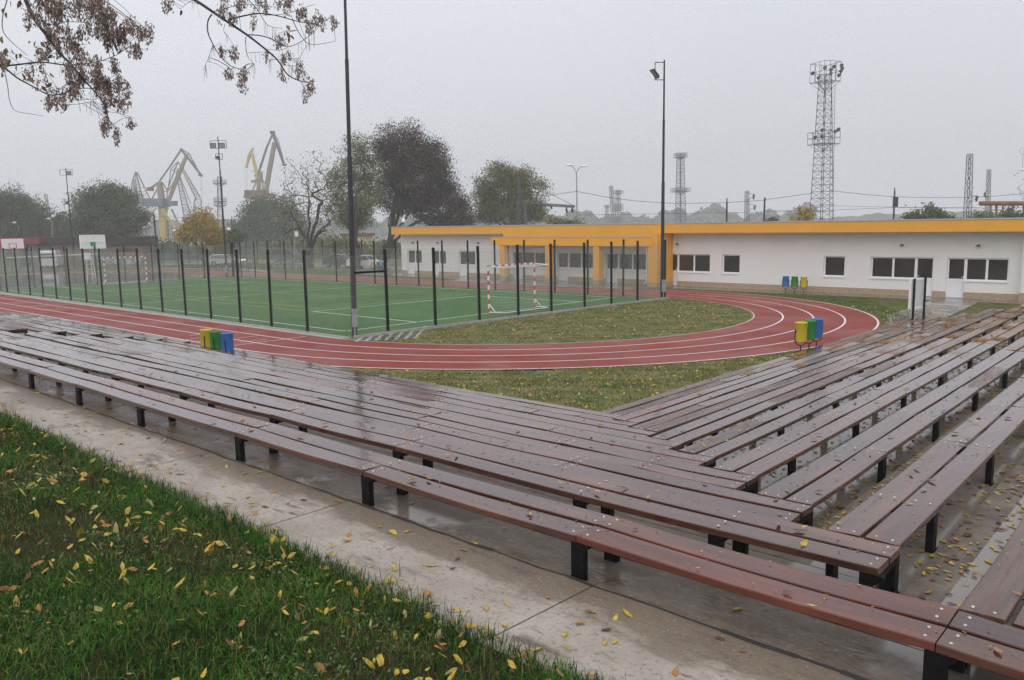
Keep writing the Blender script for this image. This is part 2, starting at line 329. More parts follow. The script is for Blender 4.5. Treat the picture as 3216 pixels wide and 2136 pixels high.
# pitch
FN, FRn, FRf, FLf = (16.1, 21.95), (34.9, 21.15), (34.75, 64.4), (16.3, 64.2)
sheet('turf_pitch', [[FN, FRn, FRf, FLf]], m_turf, 0.012)
bb = MB()
def strip(bb, a, c, w, z, mi=0):
    a = np.array(a, float); c = np.array(c, float); d = (c-a)/np.linalg.norm(c-a); n = np.array([-d[1], d[0]])*w/2
    bb.add([(*(a-n), z), (*(c-n), z), (*(c+n), z), (*(a+n), z)], [(0,1,2,3)], mi)
L1, L2, T1, T2 = 23.72, 62.9, 17.02, 34.1
for a, c in [((T1, L1), (T1, L2)), ((T2, L1), (T2, L2)), ((T1, L1), (T2, L1)), ((T1, L2), (T2, L2)), ((T1, 43.3), (T2, 43.3)),
             ((20.45, L1), (20.6, 31.15)), ((20.6, 31.15), (31.0, 30.75)), ((31.0, 30.75), (31.1, L1)),
             ((20.5, L2), (20.5, 55.6)), ((20.5, 55.6), (31.0, 55.6)), ((31.0, 55.6), (31.0, L2))]: strip(bb, a, c, 0.10, 0.018)
for a, c in [((20.5, 31.95), (20.5, 55.2)), ((21.6, 31.95), (21.6, 55.2)), ((31.3, 31.95), (31.3, 55.2)), ((30.2, 31.95), (30.2, 55.2)),
             ((20.5, 31.95), (31.3, 31.95)), ((20.5, 55.2), (31.3, 55.2)), ((21.6, 37.2), (30.2, 37.2)), ((21.6, 50), (30.2, 50)), ((26, 37.2), (26, 50))]:
    strip(bb, a, c, 0.075, 0.0215, 1)
struct(bb.build('pitch_marking', [m_fline, m_yline]))
def kerb(name, a, c, w, h):
    bb = MB(); bb.beam((*a, h/2), (*c, h/2), w, h); return struct(bb.build(name, m_kerb))
kerb('kerb', (FN[0]-0.1, FN[1]-0.12), (FRn[0], FRn[1]-0.12), 0.10, 0.10)
kerb('kerb', (FLf[0], FLf[1]+0.12), (FRf[0], FRf[1]+0.12), 0.12, 0.12)
kerb('kerb', (FN[0]-0.15, FN[1]), (FLf[0]-0.15, FLf[1]), 0.10, 0.05)
# wet concrete border between left fence and track
sheet('concrete_border', [[(15.05, 22.3), (15.98, 22.0), (16.12, 64.2), (15.05, 64.2)]], m_kerb, 0.007)
# striped paving by the corner mast
bb = MB()
for i in range(13):
    a = gp(1118+i*15.5, 1074-i*0.8); c = gp(1150+i*15.5, 1052.5-i*2.3)
    strip(bb, a[:2], c[:2], 0.16 if i % 2 else 0.13, 0.013, i % 2)
struct(bb.build('corner_paving', [m_kerb, mat('dark_paver', (0.10, 0.075, 0.065), 0.5, var=0.3)]))
# court behind the pitch
P = [(15.6, 64.9), (34.6, 64.9), (34.2, 80)]+[(TC+(R0-0.6)*math.cos(a), YB+(R0-0.6)*math.sin(a)) for a in np.linspace(0.1, math.pi-0.1, 20)]+[(15.8, 80)]
sheet('wet_court', [P], m_court, 0.013)
# building apron, entrance path, lawns, road
BX = np.array([-0.05340368, -0.99857301]); BY = np.array([0.99857301, -0.05340368]); BP = np.array([41.944, 5.0]); BROT = math.atan2(BX[1], BX[0])
def bw(x, y): q = BP+BX*x+BY*y; return (float(q[0]), float(q[1]))
sheet('paved_apron', [[bw(-54, -2.6), bw(14, -1.3), bw(14, 0.5), bw(-54, 0.5)], [bw(-37, -4.3), bw(-21.5, -4.3), bw(-20.5, -2.0), bw(-38, -2.55)]], m_path, 0.016)
sheet('building_lawn', [[(24.5, 10.6), (28.5, 9.0), (44.2, 2.0), (44.2, 70), (38.0, 70), (38.0, 22), (33, 14)]], m_lawn2, 0.005)
sheet('side_lawn', [[bw(12, -1.2), bw(3, -14), bw(-7, -14), bw(-7, -1.3)]], m_lawn2, 0.009)
e1 = [gp(*q)[:2] for q in [(2955, 934), (3085, 942), (3060, 958), (2982, 993), (2930, 1012), (2780, 1022), (2800, 985), (2870, 970)]]
P = [gp(2950, 935), gp(3095, 941), gp(3000, 985), gp(2962, 1005), gp(2915, 1022), gp(2770, 1040), gp(2786, 992), gp(2860, 968)]
sheet('entrance_path', [[tuple(q[:2]) for q in P]], m_path, 0.020)
bb = MB()
for i in range(9):
    t = (i+0.5)/9; a = P[0]*(1-t)+P[6]*t; c = P[1]*(1-t)+P[4]*t; strip(bb, a[:2], c[:2], 0.03, 0.0235)
struct(bb.build('path_joint', m_seam))
sheet('park_lawn', [[(39.7, 62), (46, 62), (50, 96), (36, 104), (20, 96), (30, 92)]], m_lawn2, -0.008)
sheet('access_road', [[(49, 60), (54, 60), (56, 84), (64, 100), (64, 108), (52, 106), (40, 112), (10, 116), (10, 108), (38, 104), (49, 96), (51, 84)]], m_road, 0.002)
sheet('yard_path', [[(40.2, 62), (41.4, 62), (43.5, 80), (40.2, 92), (39.0, 92), (42.0, 79)]], m_kerb, 0.003)
# ------------------------------------------------------------------ terraces of the stand
XK = lambda k: 4.747+0.842*(k-2)-(0.07 if k in (2, 3) else 0)+(0.03 if k == 1 else 0); YK = lambda k: 1.383+0.883*(k-2) if k > 1 else 0.45
HS = {k: 2.0+0.1687*(k-2) for k in range(2, 10)}; HS[1] = 1.972
HG = {0: 2.25, 1: 2.28, 2: 2.35, 3: 2.48, 4: 2.63, 5: 2.80, 6: 2.966, 7: 3.135, 8: 3.30, 9: 3.455}
XE, YE = 30.5, 40.0
ROT = {1: .0095, 2: .014, 3: .014, 4: .008, 5: .004}
def tier(bb, x0, y0, x1, y1, zt, nz, r0, r1):
    # L-shaped slab: outer corner (x0,y0), inner corner (x1,y1); its long edges may run slightly askew
    def q(P, mi): bb.add([(a, c, zt) for a, c in P], [(0,1,2,3)], mi)
    xa, xb = x0-r0*(YE-y0), x1-r1*(YE-y1)
    q([(x0, y0), (x1-nz, y0), (xb-nz, YE), (xa, YE)], 0); q([(x1-nz, y1-nz), (x1, y1-nz), (xb, YE), (xb-nz, YE)], 1)
    q([(x1-nz, y0), (XE, y0), (XE, y1-nz), (x1-nz, y1-nz)], 0); q([(x1, y1-nz), (XE, y1-nz), (XE, y1), (x1, y1)], 1)
    bb.add([(x1, y1, zt), (xb, YE, zt), (xb, YE, -0.1), (x1, y1, -0.1)], [(0,1,2,3)], 1)
    bb.add([(x1, y1, zt), (XE, y1, zt), (XE, y1, -0.1), (x1, y1, -0.1)], [(3,2,1,0)], 1)
    bb.add([(xa, YE, zt), (xa, YE, -0.1), (xb, YE, -0.1), (xb, YE, zt)], [(0,1,2,3)], 1)
    bb.add([(XE, y0, zt), (XE, y1, zt), (XE, y1, -0.1), (XE, y0, -0.1)], [(0,3,2,1)], 1)
bb = MB()
for k in range(1, 10):
    x1, y1 = (XK(k+1)-0.03, YK(k+1)-0.03) if k < 9 else (XK(9)+0.62, YK(9)+0.62)
    tier(bb, XK(k)-0.03, YK(k)-0.03, x1, y1, CH-HG[k], 0.22, ROT.get(k, 0), ROT.get(k+1, 0))
struct(bb.build('terrace', [m_tread, m_nose]))
bb = MB(); ZW = CH-HG[0]; x1, y1 = XK(1)-0.03, YK(1)-0.03
bb.prism([(2.5, -1.0), (x1, -1.0), (x1, y1), (x1-ROT[1]*(YE-y1), YE), (2.5, YE)], (0, 0, ZW-0.3), (1, 0, 0), (0, 1, 0), (0, 0, 1), 0.3); bb.box((x1, -1.0, ZW-0.3), (XE, y1, ZW))
struct(bb.build('concrete_walkway', m_walk))
bb = MB()
for i in range(16):
    y = 0.3+i*2.55+random.uniform(-.2, .2); strip(bb, (2.6, y), (x1, y+random.uniform(-.08, .08)), 0.007, ZW+0.003)
pts = [(x1-0.012-ROT[1]*(i*0.22)+random.uniform(-.012, .012), -0.9+i*0.22) for i in range(190)]
for i in range(len(pts)-1): strip(bb, pts[i], pts[i+1], random.uniform(0.012, 0.045), ZW+0.0025)
struct(bb.build('concrete_joint', m_seam))
# grass bank the photographer stands on
def bank_z(x, y):
    d = np.maximum(np.maximum(2.86-x, -0.75-y), 0)
    d = np.where((x > 2.86) & (y > -0.75), 0, d)
    return ZW+0.02+0.75*(1-np.exp(-d*0.33))+0.02*np.sin(x*3.1+y*1.3)*np.minimum(d, 1)+0.015*np.sin(y*4.2-x)*np.minimum(d, 1)
def grid(name, xs, ys, m):
    X, Y = np.meshgrid(xs, ys); Z = bank_z(X, Y); n = len(xs); mm = len(ys)
    V = np.stack([X, Y, Z], -1).reshape(-1, 3)
    F = [(j*n+i, j*n+i+1, (j+1)*n+i+1, (j+1)*n+i) for j in range(mm-1) for i in range(n-1)]
    return struct(npmesh(name, V, F, m, smooth=True))
grid('grass_bank', np.r_[np.linspace(-14, -2, 8), np.linspace(-1.7, 2.86, 26)], np.r_[np.linspace(-14, -0.9, 14), np.linspace(-0.6, 16, 80), np.linspace(17, YE, 20)], m_soil)
grid('grass_bank', np.linspace(2.86, XE, 30), np.linspace(-14, -0.76, 16), m_soil)
# ------------------------------------------------------------------ benches
PW, PT, GAP = 0.210, 0.048, 0.031
PLANKS = []      # (origin, ux, uy, length, y0, ztop) for the litter
def plank_mesh(L, y0, sgn, z, ra, bolts):
    bb = MB(); n = 7; c = 0.005; A = ra.uniform(0.004, 0.017); tw = ra.uniform(-.004, .004); bow = ra.uniform(-.006, .006); zo = ra.uniform(-.004, .004)
    ys = (c, PW-c, PW, PW, PW-c, c, 0, 0); zs = (0, 0, -c, -PT+c, -PT, -PT, -PT+c, -c); vs = []
    for i in range(n):
        t = i/(n-1); x = 0.003+(L-0.006)*t; dz = z+zo-A*math.sin(math.pi*t)*(1 if L > 1 else 0); dy = y0+bow*math.sin(math.pi*t)
        for yy, zz in zip(ys, zs): vs.append((x, sgn*(dy+yy), dz+zz+tw*(yy/PW-.5)*(t-.5)*4))
    fs = [(i*8+j, i*8+(j+1) % 8, (i+1)*8+(j+1) % 8, (i+1)*8+j) for i in range(n-1) for j in range(8)]
    if sgn > 0: fs = [f[::-1] for f in fs]
    bb.add(vs, fs, 0); bb.add(vs[:8], [tuple(range(8))], 0); bb.add(vs[-8:], [tuple(range(7, -1, -1))], 0)
    for bx in bolts:
        for q in (0.055, PW-0.055):
            bb.lathe([(0.0098, -0.003), (0.009, 0.003), (0.005, 0.0055), (0.0001, 0.006)], (bx+ra.uniform(-.008, .008), sgn*(y0+q), z+zo-A*0.06), 8, 1)
    return bb
def leg_mesh(sgn, zs, gusset):
    bb = MB(); zt = zs-PT
    def bx(a, c, d, e, f, g): bb.box((a, min(sgn*c, sgn*e), d), (f, max(sgn*c, sgn*e), g))
    bx(-0.05, 0.012, -0.06, 0.062, 0.05, zt-0.001); bx(-0.05, 0.39, -0.06, 0.44, 0.05, zt-0.001)   # front and back posts
    bx(-0.048, 0.062, zt-0.06, 0.39, 0.048, zt-0.002)                                              # head bar
    if sgn < 0:
        y = sgn*0.014; e_ = sgn*0.055
        bb.add([(-0.05, y, zt-0.002), (-0.088, y, zt-0.002), (-0.088, y, zt-0.022), (-0.05, y, zt-0.05), (-0.05, e_, zt-0.002), (-0.088, e_, zt-0.002), (-0.088, e_, zt-0.022), (-0.05, e_, zt-0.05)],
               [(3,2,1,0),(4,5,6,7),(1,5,4,0),(2,6,5,1),(3,7,6,2)])
    bx(-0.058, 0.004, -0.06, 0.058, 0.07, 0.005)
    return bb
ORD = ['first', 'second', 'third', 'fourth', 'fifth', 'sixth', 'seventh', 'eighth', 'ninth']
def bench(label, ox, oy, rz, sgn, zg, zs, L, legs, ra, old=0.0, group=None):
    root = thing('plank_bench', label, 'bench', (ox, oy, zg), rz, group); z = zs-zg
    legme = leg_mesh(sgn, z, 1)
    l0 = None
    for x in legs:
        if l0 is None: l0 = legme.build('leg', m_blacksteel, root); l0.location = (x, 0, 0)
        else:
            l = l0.copy(); C.objects.link(l); l.parent = root; l.location = (x, 0, 0)
    for j, y0 in enumerate((0.0, PW+GAP)):
        cuts = [0.0]
        for x in legs[1:]:
            if x < L-0.5 and (x-cuts[-1]) > 1.0 and (ra.random() < 0.62 or x-cuts[-1] > 4.2): cuts.append(x)
        cuts.append(L)
        for a, c in zip(cuts[:-1], cuts[1:]):
            l = c-a; bolts = [0.06, l-0.06]+[x-a for x in legs if a+0.3 < x < c-0.3]
            m = m_plank_old if ra.random() < old else (m_plank_red if (ra.random() < .10 or (oy < -.5 and 1 < a < 3)) else m_plank)
            p = plank_mesh(l, y0, sgn, z, ra, bolts).build('plank', [m, m_bolt], root); p.location = (a, 0, 0)
            ca, sa = math.cos(rz), math.sin(rz)
            PLANKS.append((np.array([ox+ca*a, oy+sa*a, 0]), np.array([ca, sa, 0]), np.array([-sa, ca, 0])*sgn, l, y0, zs, root['label']))
    return root
ra = random.Random(3)
LB, RB = 'plank benches of the left stand', 'plank benches of the right stand'
for k in range(1, 10):
    zg, zs = CH-HG[k], CH-HS[k]
    yend = 38.0 if k < 4 else 22.2
    y0 = YK(k)
    if k == 1: y0 = -0.7; legs = [0.2, 1.59, 3.72, 5.95, 8.03, 10.35, 12.3, 14.2]+[16.3+2.1*i for i in range(11)]
    else: legs = ([0.06, 1.05] if k % 2 == 0 else [0.06])+[2.2+2.15*i for i in range(int((yend-y0-2.3)/2.15)+1)]
    lab = {1: 'long wet brown plank bench closest to the grass bank, beside the concrete walkway',
           2: 'wet plank bench of the left stand, second from the concrete walkway, ending in a corner',
           3: 'wet plank bench of the left stand, third row up from the walkway'}.get(k)
    if k == 3: lab = 'wet plank bench of the left stand, third counting down from the walkway'
    if k > 3: lab = f'wet plank bench of the left stand, {ORD[k-1]} down from the walkway, before the aisle'
    if k == 9: lab = 'lowest plank bench of the left stand, bordering the triangle of lawn'
    rt = ROT.get(k, 0); bench(lab, XK(k)+(0.005 if k == 1 else 0), y0, math.pi/2+rt, -1, zg, zs, yend-y0, legs, ra, 0.0, LB)
    if k >= 4:
        ya = 23.45; L = 38-ya
        lab = f'plank bench beyond the far left aisle, {ORD[k-1]} row down from the walkway' if k < 9 else 'lowest plank bench beyond the aisle at far left, next to the red track'
        bench(lab, XK(k)-rt*(ya-y0), ya, math.pi/2+rt, -1, zg, zs, L, [0.08+2.15*i for i in range(int(L/2.15)+1)], ra, 0.1, 'plank benches beyond the aisle')
    xs = XK(k)+0.452
    L = (28.6 if k > 5 else 30.0)-xs
    legs = ([0.03, 0.95] if k % 2 == 0 else [0.03, 1.9])+[(2.9 if k % 2 == 0 else 3.85)+1.97*i for i in range(int((L-3.9)/1.97)+1)]
    lab = {1: 'dark plank bench cut off by the bottom right corner of the picture', 2: 'plank bench of the right stand nearest the bottom right, over leaf litter',
           9: 'lowest plank bench of the right stand, in front of the notice board'}.get(k, f'wet plank bench of the right stand, {ORD[k-1]} counting from the bottom right corner')
    bench(lab, xs, YK(k)+(.02 if k > 1 else 0), .009 if 1 < k < 7 else 0.0, 1, zg, zs, L, legs, ra, 0.12 if k < 6 else 0.3, RB)
#@@PART2
# ------------------------------------------------------------------ fences
def wire_mesh(name, A, B, z0, z1, parent, pitch=0.085, r=0.0027):
    A = np.array([*A, 0.0]); B = np.array([*B, 0.0]); L = np.linalg.norm(B-A); u = (B-A)/L; nrm = np.array([-u[1], u[0], 0]); H = z1-z0
    t = np.arange(-H, L, pitch); S, E_ = [], []
    for sg in (1, -1):
        a = t.copy(); b = t+H; za = np.full_like(a, z0); zb = np.full_like(a, z1)
        lo = a < 0; za[lo] = z0-a[lo]; a[lo] = 0
        hi = b > L; zb[hi] = z1-(b[hi]-L); b[hi] = L
        if sg < 0: za, zb = (z0+z1)-za, (z0+z1)-zb
        S.append(A+u*a[:, None]+np.array([0, 0, 1])*za[:, None]+nrm*r*sg); E_.append(A+u*b[:, None]+np.array([0, 0, 1])*zb[:, None]+nrm*r*sg)
    for z in (z0, (z0+z1)/2, z1):
        S.append((A+np.array([0, 0, z]))[None]); E_.append((B+np.array([0, 0, z]))[None])
    S = np.concatenate(S); E_ = np.concatenate(E_); d = E_-S; d /= np.linalg.norm(d, axis=1)[:, None]
    x = nrm[None].repeat(len(S), 0); y = np.cross(d, x); V = []
    for P in (S, E_):
        for k in range(3):
            a = 2*math.pi*k/3; V.append(P+(x*math.cos(a)+y*math.sin(a))*r)
    V = np.stack(V, 1).reshape(-1, 3); b0 = np.arange(len(S))*6
    F = np.concatenate([np.stack([b0+k, b0+(k+1) % 3, b0+3+(k+1) % 3, b0+3+k], 1) for k in range(3)])
    o = npmesh(name, V-np.array(parent.location), F, m_wire, parent=parent); return o
def on_line(px, A, B):       # parameter on A-B where the ground line shows at px
    A = np.array(A, float); B = np.array(B, float); lo, hi = -0.3, 1.6
    f = lambda t: proj([*(A+(B-A)*t), 0])[0]-px
    if f(lo)*f(hi) > 0: return None
    for _ in range(50):
        m = (lo+hi)/2
        if f(lo)*f(m) <= 0: hi = m
        else: lo = m
    return (lo+hi)/2
def fence(label, A, B, ts, h, top, group='chain link fences round the pitch', w=0.08):
    root = thing('chain_link_fence', label, 'fence', (*A, 0), 0, group)
    bb = MB(); bb.box((-w/2, -w/2, -0.1), (w/2, w/2, h)); p0 = None
    L = math.hypot(B[0]-A[0], B[1]-A[1])
    for t in ts:
        if p0 is None: p0 = p = bb.build('post', m_blacksteel, root)
        else: p = p0.copy(); C.objects.link(p); p.parent = root
        p.location = ((B[0]-A[0])*t, (B[1]-A[1])*t, 0); p.rotation_euler = (0, random.uniform(-.006, .006), math.atan2(B[1]-A[1], B[0]-A[0]))
    wire_mesh('wire_mesh', A, B, 0.06, top, root)
    return root
pxl = [967, 854.1, 756.6, 664.3, 585, 512, 444.3, 383, 325.5, 273.4, 224, 179.4, 137.2, 96.4, 59.6, 23.8]
ts = [on_line(x, FN, FLf) for x in pxl]; dt = (ts[-1]-ts[3])/12
ts += [ts[-1]+dt*i for i in (1, 2, 3) if ts[-1]+dt*i < 1.01]
fence('long black-posted chain link fence along the left straight of the red track', FN, FLf, ts, 2.98, 2.78)
nf = fence('black-posted chain link fence behind the nearer goal, facing the lawn', FN, FRn, [on_line(x, FN, FRn) for x in (1219.1, 1368.2, 1506.2, 1628, 1731.7, 1836, 1920, 2001.8)]+[0.995], 2.98, 2.78)
bb = MB(); t = on_line(1219.1, FN, FRn); q = np.array([FRn[0]-FN[0], FRn[1]-FN[1]])*t
bb.beam((0.12, 0, 2.22), (q[0], q[1], 2.22), 0.06, 0.08); bb.build('crossbar', m_blacksteel, nf)
pxr = [1050+x/3.632 for x in (30, 240, 467, 712, 967, 1240, 1530, 1838, 2168)]
ts = [on_line(x, FRn, FRf) for x in pxr]; st = (ts[0]-ts[-1])/8
ts += [ts[-1]-st*i for i in range(1, 5)]+[on_line(480+x/4.9, FRn, FRf) for x in (1370, 1583, 1790, 2045)]+[0.998]
fence('chain link fence on the building side of the pitch', FRn, FRf, [t for t in ts if t > 0.01], 3.02, 2.5)
ts = [on_line(x, FLf, FRf) for x in (2, 110, 211, 306, 396, 480+10/4.9, 480+415/4.9, 480+800/4.9)]
fence('chain link fence behind the farther goal, bordering the wet court', FLf, FRf, ts+[0.995], 2.95, 2.78)
PA, PB = (46.6, 106.2), (52.4, 66.0)
fence('thin distant fence of black posts behind the bare tree, beyond the far benches', PA, PB,
      [on_line(480+x/4.9, PA, PB) for x in (170, 430, 563, 697, 835, 980, 1275, 1455, 1620, 1780, 1975, 2160)]+[on_line(x, PA, PB) for x in (955, 985, 1015, 1050, 1091, 1139)], 3.0, 2.8)
fence('low-set distant fence in front of the brick pavilion', (8, 103.0), (46.0, 106.2), [i/15 for i in range(15)], 2.9, 2.7)
# ------------------------------------------------------------------ floodlight poles
def flood_pole(label, x, y, h, sc, heads, box=None, group='slim floodlight poles', tilt_=(0, 0, 0)):
    r = thing('floodlight_pole', label, 'floodlight pole', (x, y, 0), 0, group)
    bb = MB(); s = sc
    bb.tube([(0,0,-0.1), (0,0,0.03)], 0.17*s, 12); bb.tube([(0,0,0), (0,0,h*.495)], [0.10*s, 0.083*s], 12); bb.tube([(0,0,h*.485), (0,0,h*.5)], 0.084*s, 12)
    bb.tube([(0,0,h*.49), (0,0,h*.75)], [0.068*s, 0.062*s], 12); bb.tube([(0,0,h*.745), (0,0,h*.757)], 0.064*s, 12); bb.tube([(0,0,h*.75), (0,0,h)], [0.05*s, 0.042*s], 12)
    bb.build('pole', m_pole, r); r.rotation_euler = tilt_
    dn = np.array([FH[0], FH[1], 0]); rt = np.array([RT[0], RT[1], 0]); rt /= np.linalg.norm(rt)
    for (ox, oz, w, hh, tilt, yaw) in heads:        # offset to the right, below top, size
        fw = (-dn*math.cos(yaw)+rt*math.sin(yaw)); sd_ = np.cross(fw, [0,0,1]); up = np.array([0,0,1.0]); nrm = fw*math.cos(tilt)-up*math.sin(tilt); upp = up*math.cos(tilt)+fw*math.sin(tilt)
        c = rt*ox+up*(h-oz)+fw*0.14
        bb = MB()
        vs = [c+sd_*a*w/2+upp*e*hh/2+nrm*d for d, sc2 in ((0.06, 1), (-0.06, 0.8)) for a, e in ((-sc2, -sc2), (sc2, -sc2), (sc2, sc2), (-sc2, sc2))]
        bb.add(vs, [(0,1,2,3), (7,6,5,4), (0,4,5,1), (1,5,6,2), (2,6,7,3), (3,7,4,0)])
        f = bb.build('floodlight', m_pole, r)
        g = MB(); vs = [c+sd_*a*w*.42+upp*e*hh*.42+nrm*0.064 for a, e in ((-1,-1), (1,-1), (1,1), (-1,1))]; g.add(vs, [(0,1,2,3)]); g.build('lens', m_lens, f)
    if heads:
        bb = MB()
        for (x0, x1, z0, z1) in set((-abs(a[0])-a[2]*.55 if len(heads) > 1 else min(0, a[0]-a[2]*.4), abs(a[0])+a[2]*.55 if len(heads) > 1 else max(0, a[0]+a[2]*.4), a[1]-a[3]*.95, a[1]+a[3]*.55) for a in heads):
            P = [rt*x0+np.array([0,0,h-z0]), rt*x1+np.array([0,0,h-z0]), rt*x1+np.array([0,0,h-z1]), rt*x0+np.array([0,0,h-z1])]
            for i in range(4): bb.beam(P[i], P[(i+1) % 4], 0.035)
        bb.build('bracket', m_pole, r)
    if box:
        bb = MB(); bb.box((-0.08, -0.22, 0.38), (0.10, -0.11, 0.95)); bb.box((-0.095, -0.24, 0.90), (0.115, -0.10, 1.0)); bb.tube([(0.0, -0.17, 0.38), (0.02, -0.16, 0.0)], 0.03, 6)
        o = bb.build('junction_box', m_galv, r); o.rotation_euler = (0, 0, -0.6)
    return r
flood_pole('tall black floodlight pole at the nearest corner of the pitch, with a grey junction box', 16.22, 22.08, 12.15, 1.0, [(-0.35, 0.5, .5, .4, .5, 0.3), (0.35, 0.5, .5, .4, .5, -0.3)], True, tilt_=(.010, .0107, 0))
flood_pole('tall black floodlight pole in front of the orange and white building', 34.55, 21.15, 11.65, 0.95, [(-0.33, 0.62, .30, .55, 0.75, -1.2)], True)
p = gp(712.7, 870); flood_pole('floodlight pole with two lamps over a third, left of the yellow crane', p[0], p[1], 11.9, 0.95, [(-0.40, 0.75, .52, .42, .15, 0.1), (0.40, 0.75, .52, .42, .15, -0.1), (0.02, 1.75, .5, .32, 1.0, -0.8)], True)
p = gp(235, 844); flood_pole('distant floodlight pole with one square lamp, far left above the brick pavilion', p[0], p[1], 11.6, 1.0, [(0.42, 0.55, .55, .45, .2, 0), (-0.3, 3.9, .3, .3, .8, .9)])
p = dp(68, 848, 100); p[2] = 0; flood_pole('plain dark pole behind the white basketball board at far left', p[0], p[1], dp(64.7, 672, 100)[2], 1.0, [])
# ------------------------------------------------------------------ goals
def goal(label, x0, x1, y, depth):
    r = thing('handball_goal', label, 'goal', (x0, y, 0), 0, 'red and white handball goals'); w = x1-x0; H = 2.04; t = 0.085
    def banded(a, c, n, name):
        bb = MB(); a = np.array(a, float); c = np.array(c, float)
        for i in range(n): bb.beam(a+(c-a)*i/n, a+(c-a)*(i+1)/n, t, mi=(i+1) % 2)
        return bb.build(name, [m_white, m_red], r)
    banded((0,0,0), (0,0,H), 10, 'post'); banded((w,0,0), (w,0,H), 10, 'post'); banded((-t/2,0,H), (w+t/2,0,H), 15, 'crossbar')
    bb = MB(); d = depth
    for x in (0, w): bb.tube([(x,0.03,0.04), (x,d*.7,0.04), (x+(0.12 if x == 0 else -0.12),d,0.04)], 0.025, 6); bb.tube([(x,0,H), (x,d,H-0.05)], 0.022, 6); bb.tube([(x,0,0.42), (x,d*.45,0.05)], 0.022, 6)
    bb.tube([(0.12,d,0.04), (w-0.12,d,0.04)], 0.025, 6); bb.tube([(0,d,H-0.05), (w,d,H-0.05)], 0.022, 6)
    bb.build('back_frame', m_white, r)
    bb = MB()
    for i in range(26):
        x = w*i/25; sag = 0.12*math.sin(math.pi*i/25)
        bb.tube([(x,d,H-0.05), (x,d-0.18*math.copysign(1, d)-sag*.6*math.copysign(1, d),1.0), (x,d*.92,0.05)], 0.0035, 3, cap=False); bb.tube([(x,0,H), (x,d,H-0.05)], 0.0035, 3, cap=False)
    for j in range(18):
        z = H*j/17; k = 0.18*math.sin(math.pi*j/17)*math.copysign(1, d)
        bb.tube([(0,0,z), (0,d-k*.5,z), (w*.3,d-k*1.4,z), (w*.7,d-k*1.5,z), (w,d-k*.5,z), (w,0,z)], 0.0035, 3, cap=False)
    bb.build('net', m_net, r); return r
goal('red and white goal nearest the building, its back to the camera', 24.74, 27.82, 23.86, -0.85)
goal('red and white goal at the far left end of the pitch', 23.55, 26.65, 63.0, 0.85)
# ------------------------------------------------------------------ basketball hoops, volleyball net
def hoop(label, bc, bw_, bh, post, face, m_edge, backview):
    r = thing('basketball_hoop', label, 'basketball hoop', (post[0], post[1], 0), 0, 'basketball hoops on the wet court')
    c = np.array(bc)-np.array([post[0], post[1], 0]); bb = MB()
    bb.box((c[0]-bw_/2, c[1]-0.03, c[2]-bh/2), (c[0]+bw_/2, c[1]+0.03, c[2]+bh/2)); bo = bb.build('backboard', m_white, r)
    bb = MB(); e_ = 0.05
    for a, q in (((-1,-1), (1,-1)), ((1,-1), (1,1)), ((1,1), (-1,1)), ((-1,1), (-1,-1))):
        bb.beam((c[0]+a[0]*bw_/2, c[1], c[2]+a[1]*bh/2), (c[0]+q[0]*bw_/2, c[1], c[2]+q[1]*bh/2), 0.08, 0.06)
    if backview: bb.beam((c[0]-bw_/2, c[1]-0.05, c[2]), (c[0]+bw_/2, c[1]-0.05, c[2]), 0.04); bb.beam((c[0], c[1]-0.05, c[2]), (c[0], c[1]-0.05, c[2]+bh/2), 0.04)
    bb.build('board_edge', m_edge, bo)
    if not backview:
        bb = MB(); zc = c[2]-bh*.18
        for a, q in (((-1,-1), (1,-1)), ((1,-1), (1,1)), ((1,1), (-1,1)), ((-1,1), (-1,-1))): bb.beam((c[0]+a[0]*.3, c[1]+face*0.04, zc+a[1]*.22), (c[0]+q[0]*.3, c[1]+face*.04, zc+q[1]*.22), 0.05, 0.02)
        bb.build('target_square', m_red, bo)
    zr = c[2]-bh*.42; yr = c[1]+face*0.32
    bb = MB(); bb.tube([(c[0]+.22*math.cos(a), yr+.22*math.sin(a), zr) for a in np.linspace(0, 2*math.pi, 15)], 0.014, 5); rim = bb.build('rim', m_red, r)
    bb = MB()
    for i in range(12):
        a = 2*math.pi*i/12; a2 = a+0.5; bb.tube([(c[0]+.22*math.cos(a), yr+.22*math.sin(a), zr), (c[0]+.13*math.cos(a2), yr+.13*math.sin(a2), zr-.4)], 0.007, 3); bb.tube([(c[0]+.22*math.cos(a2), yr+.22*math.sin(a2), zr), (c[0]+.13*math.cos(a), yr+.13*math.sin(a), zr-.4)], 0.007, 3)
    bb.build('net', m_net, rim)
    bb = MB(); bb.tube([(0,0,0), (0,0,c[2]-1.35)], 0.075, 8); bb.tube([(0,0,c[2]-1.5), (c[0]*.5, c[1]*.5, c[2]-.7), (c[0], c[1]-face*.05, c[2]-.15)], 0.06, 8); bb.build('post', m_green, r)
    bb = MB(); bb.box((c[0]-.2, c[1]-face*.04-.02, c[2]-.32), (c[0]+.2, c[1]-face*.04+.02, c[2]+.02)); bb.build('mount_plate', m_green, r)
c = dp(39, 765.5, 75.5); p = gp(28.6, 868)
hoop('basketball hoop with a red-edged white board facing the camera', c, 1.9, 1.0, (c[0]+0.1, c[1]+1.3), -1, m_red, False)
c = dp(291, 759.5, 64.0); p = gp(324.5, 889)
hoop('basketball hoop seen from behind, white board on a green arm', c, 1.86, 1.06, (p[0], p[1]), 1, m_white, True)
a, c = dp(17, 809.5, 66), dp(313, 797, 67)
r = thing('volleyball_net', 'volleyball net with a white top tape across the wet court', 'net', (a[0], a[1], 0))
bb = MB(); bb.beam((0,0,a[2]), c-np.array([a[0], a[1], 0]), 0.015, 0.075); bb.build('tape', m_white, r)
